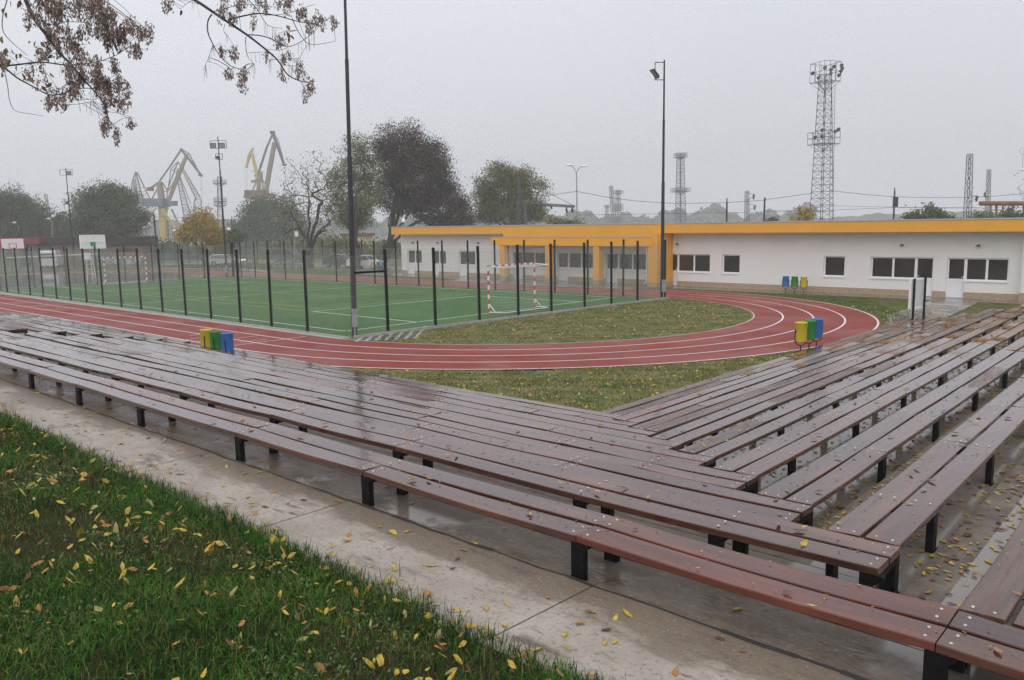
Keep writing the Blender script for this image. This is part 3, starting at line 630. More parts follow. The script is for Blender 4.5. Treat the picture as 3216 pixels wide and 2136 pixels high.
bb = MB(); bb.tube([(0,0,0), (0,0,a[2]+.05)], 0.05, 8); bb.build('post', m_green, r)
bb = MB(); bb.tube([(c[0]-a[0],c[1]-a[1],0), (c[0]-a[0],c[1]-a[1],c[2]+.05)], 0.05, 8); bb.build('post', m_green, r)
bb = MB(); Ld = c-a
for i in range(60): q = Ld*i/59; bb.tube([(q[0],q[1],a[2]+q[2]-.9), (q[0],q[1],a[2]+q[2])], 0.003, 3, cap=False)
for j in range(7): bb.tube([(0,0,a[2]-.15*j), (Ld[0],Ld[1],a[2]+Ld[2]-.15*j)], 0.003, 3, cap=False)
bb.build('mesh', mat('dark_net', (0.05, 0.06, 0.05), 0.8), r)
q = dp(283, 870, 68); r = thing('umpire_chair', 'small white umpire chair by the volleyball net post', 'chair', (q[0], q[1], 0))
bb = MB()
for sx in (-.3, .3):
    for sy in (-.3, .3): bb.beam((sx*1.2, sy*1.2, 0), (sx*.8, sy*.8, 1.7), 0.05)
for z in (.5, .9, 1.3): bb.beam((-.32, -.32, z), (.32, -.32, z), .04)
bb.build('frame', m_white, r); bb = MB(); bb.box((-.3, -.28, 1.7), (.3, .28, 1.76)); bb.build('seat', m_white, r); bb = MB(); bb.box((-.28, .22, 1.76), (.28, .28, 2.3)); bb.build('backrest', m_white, r)
# ------------------------------------------------------------------ litter bins
def bin_(label, x, y, m, rz, group, z=0.0):
    r = thing('litter_bin', label, 'bin', (x, y, z), rz, group)
    bb = MB(); bb.lathe([(0.0001, 0.34), (0.152, 0.34), (0.158, 0.36), (0.168, 0.86), (0.174, 0.865), (0.174, 0.88), (0.160, 0.88), (0.150, 0.40), (0.0001, 0.39)], (0,0,0), 24)
    bb.build('bucket', m, r)
    bb = MB(); pts = [(-0.195, 0, 0.70), (-0.195, 0, 0.42)]+[(-0.195*math.cos(a), 0, 0.42-0.195*math.sin(a)) for a in np.linspace(0.2, math.pi-0.2, 12)]+[(0.195, 0, 0.42), (0.195, 0, 0.70)]
    bb.tube(pts, 0.013, 8); bb.tube([(0,0,-0.02), (0,0,0.235)], 0.016, 8); bb.tube([(0,0,0), (0,0,0.012)], 0.06, 10)
    for s in (-1, 1): bb.tube([(s*.195, 0, .62), (s*.155, 0, .62)], 0.014, 6)
    bb.build('stand', m_blacksteel, r); return r
for (px, col, mm, pre) in ((647, 'yellow', m_by, 'left of a trio'), (677, 'green', m_bg, 'middle of a trio'), (712, 'blue', m_bb, 'right of a trio')):
    py = {647: 1035, 677: 1041, 712: 1046}[px]
    q = gp(px, py, 0.88); bin_(f'{col} litter bin, {pre} standing behind the left stand by the track', q[0], q[1], mm, 0.75, 'bins behind the left stand')
for (px, py, col, mm) in ((2513.5, 1110, 'yellow', m_by), (2540, 1103, 'green', m_bg), (2563, 1096, 'blue', m_bb)):
    q = gp(px, py); bin_(f'{col} litter bin on the grass between the track curve and the right stand', q[0], q[1], mm, 2.6, 'bins by the track curve')
for (px, py, col, mm) in ((2466.7, 918.6, 'blue', m_bb), (2494.7, 920, 'green', m_bg), (2523.4, 921.7, 'yellow', m_by)):
    q = gp(px, py); bin_(f'{col} litter bin on the grass before the white building wall', q[0], q[1], mm, BROT+math.pi/2*0+math.pi, 'bins before the white wall')
for (px, col, mm) in ((1172, 'yellow', m_by), (1188.5, 'green', m_bg), (1204, 'blue', m_bb)):
    q = gp(px, 852); bin_(f'small distant {col} litter bin beside the white hatchback', q[0], q[1], mm, -0.8, 'bins beside the hatchback')
for (px, col, mm) in ((799, 'blue', m_bb), (808.5, 'green', m_bg), (818, 'yellow', m_by)):
    q = gp(px, 838.5); bin_(f'tiny distant {col} litter bin behind the far benches', q[0], q[1], mm, -0.8, 'bins behind the far benches')
# ------------------------------------------------------------------ notice board
a, c = gp(2865, 1029), gp(2899, 1024); r = thing('notice_board', 'white notice board on two black posts at the end of the entrance path', 'notice board', (a[0], a[1], 0))
d = c-a; d2 = d/np.linalg.norm(d); zt = 1.70; nn = np.array([-d2[1], d2[0], 0])
for q in (a-a, d): bb = MB(); bb.beam(q, q+np.array([0, 0, zt]), 0.055, 0.055, up=nn); bb.build('post', m_blacksteel, r)
bb = MB(); o_ = nn*0.06; lo, hi = 0.66, 1.66
ps = [o_-d2*.10+[0,0,lo], o_+d+d2*.02+[0,0,lo], o_+d+d2*.02+[0,0,hi], o_-d2*.10+[0,0,hi]]
bb.add(ps+[q+nn*.04 for q in ps], [(0,1,2,3), (7,6,5,4), (0,4,5,1), (1,5,6,2), (2,6,7,3), (3,7,4,0)]); pn = bb.build('panel', mat('board_panel', (0.62, 0.63, 0.62), 0.5, var=0.08), r)
bb = MB()
for i in range(4): bb.beam(ps[i]+nn*.02, ps[(i+1) % 4]+nn*.02, 0.06, 0.07, up=nn)
bb.build('frame', m_upvc, pn)
# ------------------------------------------------------------------ building
BR = thing('school_building', 'long low white building with orange fascia and porch along the track', 'building', (BP[0], BP[1], 0), BROT)
zf = lambda x: 1+0.0017*(-x-25)
def bb_build(b, name, m, parent):
    b.v = [(x, y, z*zf(x)) for x, y, z in b.v]; return b.build(name, m, parent)
WT, WB, RZ = 2.0, 0.90, 3.30
# (kind, x0, x1) openings along the front wall
OPEN = [('d', -47.60, -46.62, 1), ('w', -46.62, -45.63, 1), ('d', -44.25, -43.40, 1), ('w', -43.40, -42.46, 1), ('d', -40.84, -39.93, 1), ('w', -39.93, -38.91, 1),
        ('d', -34.70, -33.72, 1), ('w', -33.72, -31.36, 2), ('d', -30.26, -29.28, 1), ('w', -29.28, -26.93, 2), ('d', -25.91, -24.92, 1), ('w', -24.92, -22.62, 2),
        ('d', -21.16, -20.30, 1), ('w', -20.30, -18.02, 2), ('w', -17.20, -16.06, 1), ('w', -11.12, -9.98, 1), ('w', -8.66, -6.50, 2), ('d', -6.50, -5.68, 1),
        ('d', -5.07, -4.29, 1), ('w', -4.29, -2.49, 2)]
bb = MB(); pl = MB(); x = -48.45; TH = 0.3
for k, a, c, n in OPEN:
    if a > x+0.01: bb.box((x, 0, -0.05), (a, TH, RZ+.5)); pl.box((x+(0.0 if x > -48 else -.03), -0.03, -0.05), (a, -0.002, 0.33))
    bb.box((a, 0, WT), (c, TH, RZ+.5))
    if k == 'w': bb.box((a, 0, -0.05), (c, TH, WB)); pl.box((a, -0.03, -0.05), (c, -0.002, 0.33))
    x = c
bb.box((x, 0, -0.05), (-1.9, TH, RZ+.5)); pl.box((x, -0.03, -0.05), (-1.93, -0.002, 0.33))
bb.box((-1.9, -0.35, -0.05), (9, TH, RZ+.5)); pl.box((-1.93, -0.38, -0.05), (9, -0.352, 0.42))
bb.box((-48.45, TH, -0.05), (-48.15, 8, RZ+.5)); bb.box((8.7, TH, -0.05), (9, 8, RZ+.5)); bb.box((-48.15, 7.7, -.05), (8.7, 8, RZ+.5))
bb_build(bb, 'wall', m_wall, BR); pl.box((-48.48, 0, -0.05), (-48.452, 8, 0.33)); bb_build(pl, 'plinth', m_plinth, BR)
for k, a, c, n in OPEN:
    y0, y1, f = 0.10, 0.16, 0.065
    fr = MB(); ps = MB()
    zb = WB if k == 'w' else 0.03
    fr.box((a, y0, zb), (a+f, y1, WT)); fr.box((c-f, y0, zb), (c, y1, WT)); fr.box((a+f, y0, WT-f), (c-f, y1, WT)); fr.box((a+f, y0, zb), (c-f, y1, zb+f))
    if k == 'w':
        if n == 2: fr.box(((a+c)/2-.05, y0-.003, zb+f), ((a+c)/2+.05, y1, WT-f))
        o = bb_build(fr, 'window', m_upvc, BR)
        s = MB(); s.box((a-.04, -0.05, WB-.055), (c+.04, 0.12, WB-.002)); bb_build(s, 'sill', m_upvc, o)
        ps.box((a+f, 0.125, zb+f), (c-f, 0.14, WT-f))
    else:
        fr.box((a+f, y0, 0.86), (c-f, y1, 0.97)); fr.box((a+f, y0+.015, 0.03+f), (c-f, y1-.01, 0.86))
        for s_ in (a+.10, c-.10-0.012): fr.box((s_, y0+.008, .17), (s_+.012, y0+.016, .80))
        fr.box((a+.10, y0+.008, .17), (c-.10, y0+.0155, .182)); fr.box((a+.10, y0+.008, .79), (c-.10, y0+.0155, .80))
        o = bb_build(fr, 'door', m_upvc, BR)
        hx = c-.05 if not (a < -6.4 and a > -6.6) else a+.05; sg = -1 if hx > (a+c)/2 else 1
        s = MB(); s.box((hx-.015, y0-.03, .95), (hx+.015, y0-.003, 1.10)); s.box((min(hx, hx+sg*.12), y0-.055, 1.04), (max(hx, hx+sg*.12), y0-.03, 1.065)); bb_build(s, 'handle', m_upvc, o)
        ps.box((a+f, 0.125, 0.97), (c-f, 0.14, WT-f))
    bb_build(ps, 'pane', m_glass, o)
bb = MB(); fy = -0.95                        # fascia
bb.box((-48.45-.05, fy, 3.29), (-34.75, fy+.10, 3.88)); bb.box((-20.62, fy, 3.29), (9.4, fy+.10, 3.88)); bb.box((-34.75, fy, 3.02), (-20.62, fy+.10, 3.88))
bb.box((-48.50, fy+.10, 3.29), (-48.40, 8.4, 3.88))
bb_build(bb, 'fascia', m_orange, BR)
bb = MB(); bb.box((-48.40, fy+.10, 3.31), (9.4, 0.0, 3.35)); bb_build(bb, 'soffit', m_wall, BR)
bb = MB(); bb.box((-48.40, fy+.10, 3.80), (9.4, 8.4, 3.87)); bb_build(bb, 'roof', m_roof, BR)
bb = MB()
xx = -48.53
while xx < 9.4:
    l = 2.05; bb.box((xx, fy-.03, 3.855+random.uniform(0, .008)), (min(xx+l-.01, 9.4), fy+.14, 3.925)); xx += l
bb_build(bb, 'roof_edge', m_drip, BR)
bb = MB(); py_ = -1.75                       # porch
bb.box((-35.2, py_, 2.50), (-20.95, py_+.12, 3.06)); bb.box((-35.2, py_+.12, 2.50), (-35.08, fy, 3.06)); bb_build(bb, 'porch_fascia', m_orange, BR)
bb = MB(); bb.box((-35.08, py_+.12, 2.52), (-21.0, 0, 2.60)); bb_build(bb, 'porch_ceiling', m_wall, BR)
bb = MB(); bb.box((-35.08, py_+.12, 2.95), (-21.0, fy+.05, 3.0)); bb_build(bb, 'porch_roof', m_roof, BR)
bb = MB(); xx = -35.22
while xx < -21: bb.box((xx, py_-.02, 3.04), (min(xx+2.04, -20.93), py_+.15, 3.09)); xx += 2.05
bb_build(bb, 'porch_roof_edge', m_drip, BR)
for a, c in ((-34.35, -33.85), (-29.85, -29.35), (-25.62, -25.12), (-21.30, -20.62)):
    bb = MB(); z1 = 2.50 if a < -22 else 3.29; ye = py_+.55 if a < -22 else -0.002
    bb.box((a, py_+.05, 0.30), (c, ye, z1)); o = bb_build(bb, 'porch_pillar', m_orange, BR)
    bb = MB(); bb.box((a-.02, py_+.03, -0.05), (c+.02, ye+(.02 if a < -22 else 0), 0.30)); bb_build(bb, 'pillar_base', m_plinth, o)
for xx in (-33.70, -21.42):
    bb = MB(); bb.tube([(xx, py_+.1, 2.5), (xx, py_+.1, .35), (xx-.03, py_-.12, .2)], 0.045, 8); bb_build(bb, 'drainpipe', m_drip, BR)
for xx in (-46.69, -43.40, -38.47, -20.29, -7.16, -3.76):
    bb = MB(); bb.tube([(xx, 0, 2.62), (xx, -.07, 2.62)], 0.055, 10); bb.lathe([(0.085, 0), (0.08, .05), (0.05, .085), (0.0001, .095)], (xx, -.11, 2.57), 12); bb.lathe([(0.085, 0), (0.0001, -.01)], (xx, -.11, 2.57), 12)
    bb_build(bb, 'wall_lamp', m_lampblk, BR)
# ------------------------------------------------------------------ low far benches
def low_bench(label, a, c, n):
    r = thing('low_bench', label, 'bench', (a[0], a[1], 0), 0, 'low black benches beyond the far track'); d = np.array([c[0]-a[0], c[1]-a[1], 0.0]); u = d/np.linalg.norm(d); nn = np.array([-u[1], u[0], 0])
    bb = MB(); bb.beam((0,0,.44), d+[0,0,.44], 0.34, 0.05); bb.build('seat', m_plank, r)
    for i in range(n): q = d*(i+.3)/(n-.4); bb = MB(); bb.beam(q+nn*.12, q+nn*.12+[0,0,.42], .06); bb.beam(q-nn*.12, q-nn*.12+[0,0,.42], .06); bb.build('leg', m_blacksteel, r)
low_bench('long low bench on black legs beyond the far bend of the track', gp(480+490/4.9, 660+893/4.9), gp(480+1490/4.9, 660+940/4.9), 11)
low_bench('second long low bench, behind and right of the other one', gp(480+1060/4.9, 660+872/4.9), gp(480+2300/4.9, 660+905/4.9), 12)
#@@PART3
# ------------------------------------------------------------------ trees
def fol(name, a, b_, rough=0.7):
    m = mat(name, a, rough, scale=0.9, col2=b_, detail=4, spec=0.25); return m
F_PUR = [fol('foliage_purple', (0.088, 0.062, 0.046), (0.042, 0.033, 0.025)), fol('foliage_purple_brown', (0.125, 0.088, 0.06), (0.062, 0.05, 0.036))]
F_MAP = [fol('foliage_olive', (0.15, 0.17, 0.06), (0.085, 0.11, 0.04)), fol('foliage_pale', (0.23, 0.21, 0.085), (0.14, 0.15, 0.06))]
F_YEL = [fol('foliage_gold', (0.50, 0.33, 0.03), (0.30, 0.20, 0.025)), fol('foliage_amber', (0.34, 0.26, 0.05), (0.20, 0.18, 0.04))]
F_GRN = [fol('foliage_grey_green', (0.10, 0.125, 0.055), (0.05, 0.07, 0.032)), fol('foliage_mid_green', (0.13, 0.15, 0.06), (0.075, 0.095, 0.04))]
F_DRK = [fol('foliage_dark_green', (0.10, 0.125, 0.055), (0.05, 0.068, 0.032)), fol('foliage_deep', (0.15, 0.165, 0.07), (0.08, 0.10, 0.045))]
F_GY = [fol('foliage_green_gold', (0.22, 0.20, 0.06), (0.12, 0.125, 0.045)), F_GRN[1]]
def leaf_quads(P, size, rg, flat=0.0, asp=0.55):
    n = len(P); a = rg.normal(size=(n, 3)); a /= np.linalg.norm(a, axis=1)[:, None]
    b_ = np.cross(a, rg.normal(size=(n, 3))); b_ /= np.linalg.norm(b_, axis=1)[:, None]
    s = (size*rg.uniform(0.65, 1.35, n))[:, None]
    V = np.stack([P-a*s, P+b_*s*asp, P+a*s, P-b_*s*asp], 1).reshape(-1, 3)
    return V, np.arange(4*n).reshape(-1, 4)
def tree(name, label, base, D, lobes, mats, nleaf, lsize, tr, fork, group=None, natt=180, sigma=0.55, r0=0.02, wts=(.6, .4), cat='tree', dsp=0.8, trunk=True, seed=1, lean=(0, 0)):
    rg = np.random.default_rng(seed); base = np.array([base[0], base[1], 0.0]); root = thing(name, label, cat, base, 0, group)
    k = D/FPX; att = []; ar = np.array([l[2]*l[3] for l in lobes], float); ar /= ar.sum()
    for (px, py, rx, ry), f in zip(lobes, ar):
        n = max(4, int(natt*f)); q = rg.normal(size=(n, 3)); q /= np.linalg.norm(q, axis=1)[:, None]; q *= (rg.uniform(0, 1, n)**0.42)[:, None]
        c = dp(px, py, D)+np.array([FH[0], FH[1], 0])*rg.normal()*rx*k*0.25
        R_ = np.array([RT[0], RT[1], 0]); R_ /= np.linalg.norm(R_)
        att.append(c+R_*(q[:, 0]*rx*k)[:, None]+np.array([FH[0], FH[1], 0])*(q[:, 1]*rx*k*dsp)[:, None]+np.array([0, 0, 1.0])*(q[:, 2]*ry*k)[:, None])
    att = np.concatenate(att); att[:, 2] = np.maximum(att[:, 2], 0.25)
    if trunk:
        cx = att.mean(0); fk = np.array([base[0]+lean[0]+(cx[0]-base[0])*.12, base[1]+lean[1]+(cx[1]-base[1])*.12, fork]); pos = [base-np.array([0, 0, .2])]; par = [-1]
        for i in range(1, 5): pos.append(base+(fk-base)*i/4+rg.normal(size=3)*0.06*np.array([1, 1, 0])*fork/2); par.append(i-1)
        order = np.argsort(np.linalg.norm(att-fk, axis=1)); pos = list(pos)
        first = 4; big = sorted(lobes, key=lambda l: -l[2]*l[3])[:min(6, len(lobes))]
        for (px, py, rx, ry) in big:
            c = dp(px, py+ry*.25, D)+np.array([FH[0], FH[1], 0])*rg.normal()*rx*k*.3; prev = 4; a = np.array(pos[4]); ctrl = a*.45+c*.55+np.array([0, 0, .16])*np.linalg.norm(c-a)
            for t in range(1, 8): u = t/7; pos.append((1-u)**2*a+2*u*(1-u)*ctrl+u*u*c+rg.normal(size=3)*.10); par.append(prev); prev = len(pos)-1
        for ai in order:
            A = att[ai]; Pn = np.array(pos[first:]); d = np.linalg.norm(Pn-A, axis=1); h = np.maximum(0, Pn[:, 2]-A[2])*0.8
            j = int(np.argmin(d+h))+first; a = np.array(pos[j]); L = np.linalg.norm(A-a); ns = max(1, int(L/0.9)); prev = j
            for t in range(1, ns+1):
                u = t/ns; q = a+(A-a)*u+rg.normal(size=3)*0.07*min(L, 2)*(u < 1)+np.array([0, 0, -0.10*L*math.sin(math.pi*u)]); pos.append(q); par.append(prev); prev = len(pos)-1
        n = len(pos); r = np.zeros(n); ch = [[] for _ in range(n)]
        for i in range(1, n): ch[par[i]].append(i)
        for i in range(n-1, -1, -1):
            r[i] = r0 if not ch[i] else sum(r[c]**2.2 for c in ch[i])**(1/2.2)
        sc = tr/r[1]; r = np.where(r > r0*1.6, r*(sc if sc < 1 else 1+(sc-1)*np.clip((r-r0)/(r[1]-r0+1e-6), 0, 1)), r)
        r[0] = r[1]*1.35
        bb = MB(); sid = 7
        for i in range(1, n):
            sg = sid if r[i] > 0.08 else (5 if r[i] > 0.035 else 3)
            bb.tube([np.array(pos[par[i]])-base, np.array(pos[i])-base], [min(r[par[i]], r[i]*1.5), r[i]], sg, cap=False)
        bb.build('trunk', m_bark, root)
    if nleaf:
        idx = rg.integers(0, len(att), nleaf); P = att[idx]+rg.normal(size=(nleaf, 3))*sigma*np.array([1, 1, 0.75])-base
        P[:, 2] = np.maximum(P[:, 2], 0.1)
        V, F = leaf_quads(P, lsize, rg); cl = rg.uniform(size=len(att)); mi = (cl[idx]*.6+rg.uniform(size=nleaf)*.4 > wts[0]*.96).astype(int)
        npmesh('crown', V, F, mats, mi, root)
    return root
TG = 'trees and shrubs behind the track'
tree('bare_tree', 'nearly bare tree with forked black trunk and a few gold leaves, beyond the track', gp(970, 842), 84, [(965, 560, 95, 90), (1020, 590, 60, 90), (905, 640, 50, 80), (1040, 680, 45, 60), (975, 650, 90, 70), (890, 720, 30, 35), (1010, 730, 60, 30)], F_YEL[1:]+F_MAP[:1], 1100, 0.12, 0.42, 2.2, TG, natt=420, sigma=0.5, r0=0.016, seed=3)
tree('maple_tree', 'thinning olive green tree directly behind the tall corner floodlight pole', gp(1117, 846), 81, [(1112, 500, 60, 75), (1075, 590, 42, 70), (1130, 640, 60, 70), (1062, 660, 34, 45), (1150, 560, 45, 90), (1110, 690, 55, 40)], F_MAP, 20000, 0.088, 0.5, 2.4, TG, natt=300, sigma=0.42, r0=0.02, wts=(.6, .4), seed=4)
tree('purple_leaved_tree', 'large dark purple-brown tree leaning over the left end of the building', gp(1185, 838), 87, [(1270, 440, 80, 62), (1330, 480, 70, 70), (1300, 540, 95, 70), (1340, 600, 90, 55), (1405, 640, 75, 60), (1225, 590, 55, 70), (1205, 480, 42, 60), (1445, 660, 40, 40), (1320, 650, 80, 45), (1260, 645, 62, 48), (1410, 700, 75, 32), (1455, 690, 34, 34), (1368, 520, 42, 75), (1390, 590, 50, 55), (1250, 520, 60, 60)], F_PUR, 80000, 0.09, 0.62, 2.2, TG, natt=420, sigma=0.5, r0=0.018, seed=5, lean=(.6, -.4))
tree('round_crowned_tree', 'rounded grey-green tree rising behind the white building roof', dp(1600, 772, 100)[:2], 100, [(1555, 590, 62, 78), (1615, 555, 60, 52), (1655, 620, 55, 75), (1535, 650, 45, 55), (1600, 665, 90, 60), (1690, 660, 28, 35)], F_GY, 46000, 0.105, 0.4, 1.8, TG, natt=220, sigma=0.55, seed=6)
tree('broad_tree', 'dark broad tree at the far left edge behind the red-fronted kiosk', dp(40, 845, 125)[:2], 125, [(-10, 650, 80, 62), (50, 640, 55, 48), (100, 690, 48, 62), (30, 720, 110, 60), (125, 715, 25, 45)], F_DRK, 40000, 0.135, 0.45, 2, TG, natt=170, sigma=0.8, seed=7)
tree('broad_tree', 'wide dark green tree standing over the brick pavilion roof', dp(345, 842, 118)[:2], 118, [(285, 650, 52, 62), (335, 630, 48, 48), (390, 650, 55, 60), (435, 690, 38, 55), (330, 710, 110, 60), (250, 700, 25, 50)], F_DRK, 44000, 0.13, 0.45, 1.6, TG, natt=190, sigma=0.75, seed=8)
tree('round_crowned_tree', 'low dark tree between the two broad trees on the left', dp(195, 842, 135)[:2], 135, [(195, 725, 60, 48), (170, 745, 40, 35), (230, 745, 40, 35)], F_DRK, 5000, 0.26, 0.3, 1.4, TG, natt=70, sigma=0.8, seed=9)
tree('golden_tree', 'bushy bright yellow tree right of the big port crane', dp(640, 832, 97)[:2], 97, [(638, 690, 42, 34), (600, 735, 34, 22), (660, 735, 48, 34), (625, 715, 45, 30), (690, 755, 30, 20), (580, 745, 16, 10)], F_YEL, 15000, 0.11, 0.22, 1.6, TG, natt=130, sigma=0.45, seed=10)
tree('leafy_shrub', 'small fresh green shrub right of the second globe lamp', dp(738, 835, 98)[:2], 98, [(735, 745, 24, 22), (752, 740, 14, 14), (722, 730, 8, 14)], F_GRN, 700, 0.2, 0.12, 1.0, TG, natt=40, sigma=0.3, seed=11)
tree('poplar_clump', 'hazy blue-grey tree clump below the tall buff crane', dp(815, 830, 165)[:2], 165, [(780, 700, 45, 60), (830, 680, 55, 62), (890, 690, 55, 70), (760, 750, 40, 50), (850, 760, 95, 50), (930, 730, 40, 55)], F_GRN, 26000, 0.21, 0.4, 1.5, TG, natt=190, sigma=1.0, seed=12)
tree('wayside_shrub', 'brownish green thicket behind the parked dark off-roader', dp(1000, 825, 118)[:2], 118, [(960, 780, 50, 30), (1030, 775, 50, 28), (900, 785, 50, 26), (1095, 780, 35, 26), (850, 795, 40, 22)], F_GY, 5000, 0.24, 0.12, 0.6, TG, natt=110, sigma=0.6, seed=13, cat='shrub')
tree('wayside_shrub', 'greyish thicket along the road behind the distant perimeter posts', dp(640, 828, 122)[:2], 122, [(520, 790, 50, 28), (590, 795, 50, 24), (700, 790, 45, 28), (760, 800, 45, 22), (470, 790, 40, 30)], F_GRN, 5000, 0.24, 0.12, 0.6, TG, natt=110, sigma=0.6, seed=14, cat='shrub')
tree('wayside_shrub', 'low green scrub behind the leaning tree trunks and hatchback', dp(1220, 825, 112)[:2], 112, [(1180, 785, 60, 24), (1240, 790, 45, 26), (1130, 790, 35, 20)], F_GY, 3000, 0.22, 0.12, 0.6, TG, natt=80, sigma=0.5, seed=15, cat='shrub')
RG = 'shrubs behind the building roof'
tree('wild_shrub', 'rounded green shrub showing above the roof right of the signal post', dp(2910, 770, 78)[:2], 78, [(2865, 695, 45, 32), (2925, 678, 42, 34), (2975, 700, 38, 30), (2900, 720, 80, 30)], F_GRN, 5000, 0.15, 0.12, 0.6, RG, natt=110, sigma=0.3, seed=16, cat='shrub')
tree('wild_shrub', 'pale yellow sapling showing above the roof left of the floodlight tower', dp(2515, 770, 80)[:2], 80, [(2515, 690, 36, 42), (2535, 672, 22, 26)], F_YEL, 900, 0.12, 0.1, 0.6, RG, natt=90, sigma=0.25, seed=17, cat='sapling')
tree('wild_shrub', 'dull yellow bush by the lattice masts at the right', dp(3085, 770, 84)[:2], 84, [(3085, 690, 32, 30)], F_GY, 900, 0.14, 0.1, 0.6, RG, natt=50, sigma=0.3, seed=18, cat='shrub')
tree('wild_shrub', 'dark bush under the rusty pipe at the right edge', dp(3190, 770, 82)[:2], 82, [(3165, 685, 25, 30), (3205, 690, 30, 26), (3240, 690, 30, 26)], F_DRK, 2600, 0.14, 0.1, 0.6, RG, natt=60, sigma=0.3, seed=19, cat='shrub')
tree('wild_shrub', 'small sparse bush above the roof just right of the second dark pole', dp(2425, 770, 84)[:2], 84, [(2425, 698, 18, 18)], F_DRK, 500, 0.12, 0.06, 0.6, RG, natt=30, sigma=0.2, seed=20, cat='shrub')
tree('reed_clump', 'light green reedy scrub above the roof beside the double street lamp', dp(1770, 770, 88)[:2], 88, [(1745, 705, 30, 26), (1795, 708, 26, 20), (1825, 706, 12, 20)], F_GY, 1500, 0.14, 0.06, 0.6, RG, natt=60, sigma=0.3, seed=21, cat='shrub')
tree('leafless_tree', 'bare twiggy tree cut by the right edge of the picture', dp(3300, 775, 62)[:2], 62, [(3255, 500, 70, 70), (3260, 600, 75, 60), (3330, 520, 90, 110)], F_GY, 120, 0.08, 0.25, 2.5, None, natt=330, sigma=0.2, r0=0.011, seed=22)
# far-off woods and hills
rg = np.random.default_rng(40); n = 20000; px = rg.uniform(-400, 2560, n); Dd = rg.uniform(500, 620, n)
prof = 712+7*np.sin(px/60.)+8*np.sin(px/23.+1)+6*np.sin(px/9.); prof = np.where(px > 2500, prof-8, prof); prof = np.where((px > 2200) & (px < 2280), prof-14, prof)
zt = CH+(758-prof)/FPX*Dd; P = np.stack([dp(a, 758, d) for a, d in zip(px, Dd)]); P[:, 2] = np.maximum(.5, zt*rg.uniform(0, 1, n)**.8)
V, F = leaf_quads(P, 1.6, rg, asp=0.8); tag(npmesh('distant_woods', V, F, F_GRN[:1]), 'far-off wood fading into mist along the skyline', 'woods', kind='stuff')
bb = MB(); pv = np.linspace(2300, 3900, 220); vs = []
for i, q in enumerate(pv):
    top = 706-52*(1-math.exp(-(q-2300)/480.))+3*math.sin(q/45.)+2*math.sin(q/17.)+1.5*math.sin(q/7.)
    a = dp(q, 750, 470); a[2] = -1; c = dp(q, top, 500); vs += [a, c]
bb.add(vs, [(2*i, 2*i+2, 2*i+3, 2*i+1) for i in range(len(pv)-1)]); struct(bb.build('hills', mat('hill_forest', (0.09, 0.105, 0.06), 0.95, var=0.4, scale=0.05)))
# ------------------------------------------------------------------ port cranes
class Rig:
    def __init__(s, name, label, cat, D, conv, gx, group=None):
        s.D = D; s.c = conv; p = dp(*conv(*gx), D); s.root = thing(name, label, cat, (p[0], p[1], 0), 0, group); s.o = np.array([p[0], p[1], 0]); s.k = D/FPX/conv.k
    def P(s, x, y, off=0.0): return dp(*s.c(x, y), s.D)+np.array([FH[0], FH[1], 0])*off-s.o
    def beams(s, name, m, segs):
        bb = MB()
        for q in segs:
            (x0, y0), (x1, y1), w = q[:3]; w2 = q[3] if len(q) > 3 else w; off = q[4] if len(q) > 4 else 0
            bb.beam(s.P(x0, y0, off), s.P(x1, y1, off), w*s.k, w*s.k, up=(FH[0], FH[1], 0), w2=w2*s.k, h2=w2*s.k)
        return bb.build(name, m, s.root)
    def lattice(s, name, m, a, c, w0, w1, n, cw=0.16, parent=None):
        A, Bq = s.P(*a), s.P(*c); bb = MB(); lattice(bb, A, Bq, w0*s.k, w1*s.k, n, cw); return bb.build(name, m, parent or s.root)
    def block(s, name, m, x0, y0, x1, y1, dep, parent=None):
        bb = MB(); a = [s.P(x0, y1, -dep/2), s.P(x1, y1, -dep/2), s.P(x1, y0, -dep/2), s.P(x0, y0, -dep/2), s.P(x0, y1, dep/2), s.P(x1, y1, dep/2), s.P(x1, y0, dep/2), s.P(x0, y0, dep/2)]
        bb.add(a, [(0,1,2,3), (7,6,5,4), (0,4,5,1), (1,5,6,2), (2,6,7,3), (3,7,4,0)]); return bb.build(name, m, parent or s.root)
def lattice(bb, A, B, w0, w1, n, cw, cw2=None):
    A = np.asarray(A, float); B = np.asarray(B, float); d = (B-A)/np.linalg.norm(B-A); f = np.array([FH[0], FH[1], 0]); f = f-d*(f @ d); f /= np.linalg.norm(f); x = np.cross(d, f)
    cw2 = cw2 or cw*.6
    ca, sa = math.cos(.5), math.sin(.5); f, x = f*ca+x*sa, x*ca-f*sa
    def cor(t, i): w = (w0+(w1-w0)*t)/2; s1, s2 = ((-1,-1), (1,-1), (1,1), (-1,1))[i]; return A+(B-A)*t+x*w*s1+f*w*s2
    for i in range(4): bb.beam(cor(0, i), cor(1, i), cw, up=tuple(f))
    for k in range(n):
        for i in range(4):
            j = (i+1) % 4; a, c = (i, j) if k % 2 else (j, i)
            bb.beam(cor(k/n, a), cor((k+1)/n, c), cw2, up=tuple(f)); bb.beam(cor((k+1)/n, i), cor((k+1)/n, j), cw2, up=(0, 0, 1) if abs(d[2]) < .9 else tuple(f))
def cA(x, y): return (390+x/4.3556, 390+y/4.3556)
cA.k = 4.3556
CG = 'port cranes in the mist'
K = Rig('port_crane', 'big buff and blue port crane with folded jib, left of the golden tree', 'crane', 250, cA, (535, 1600), CG)
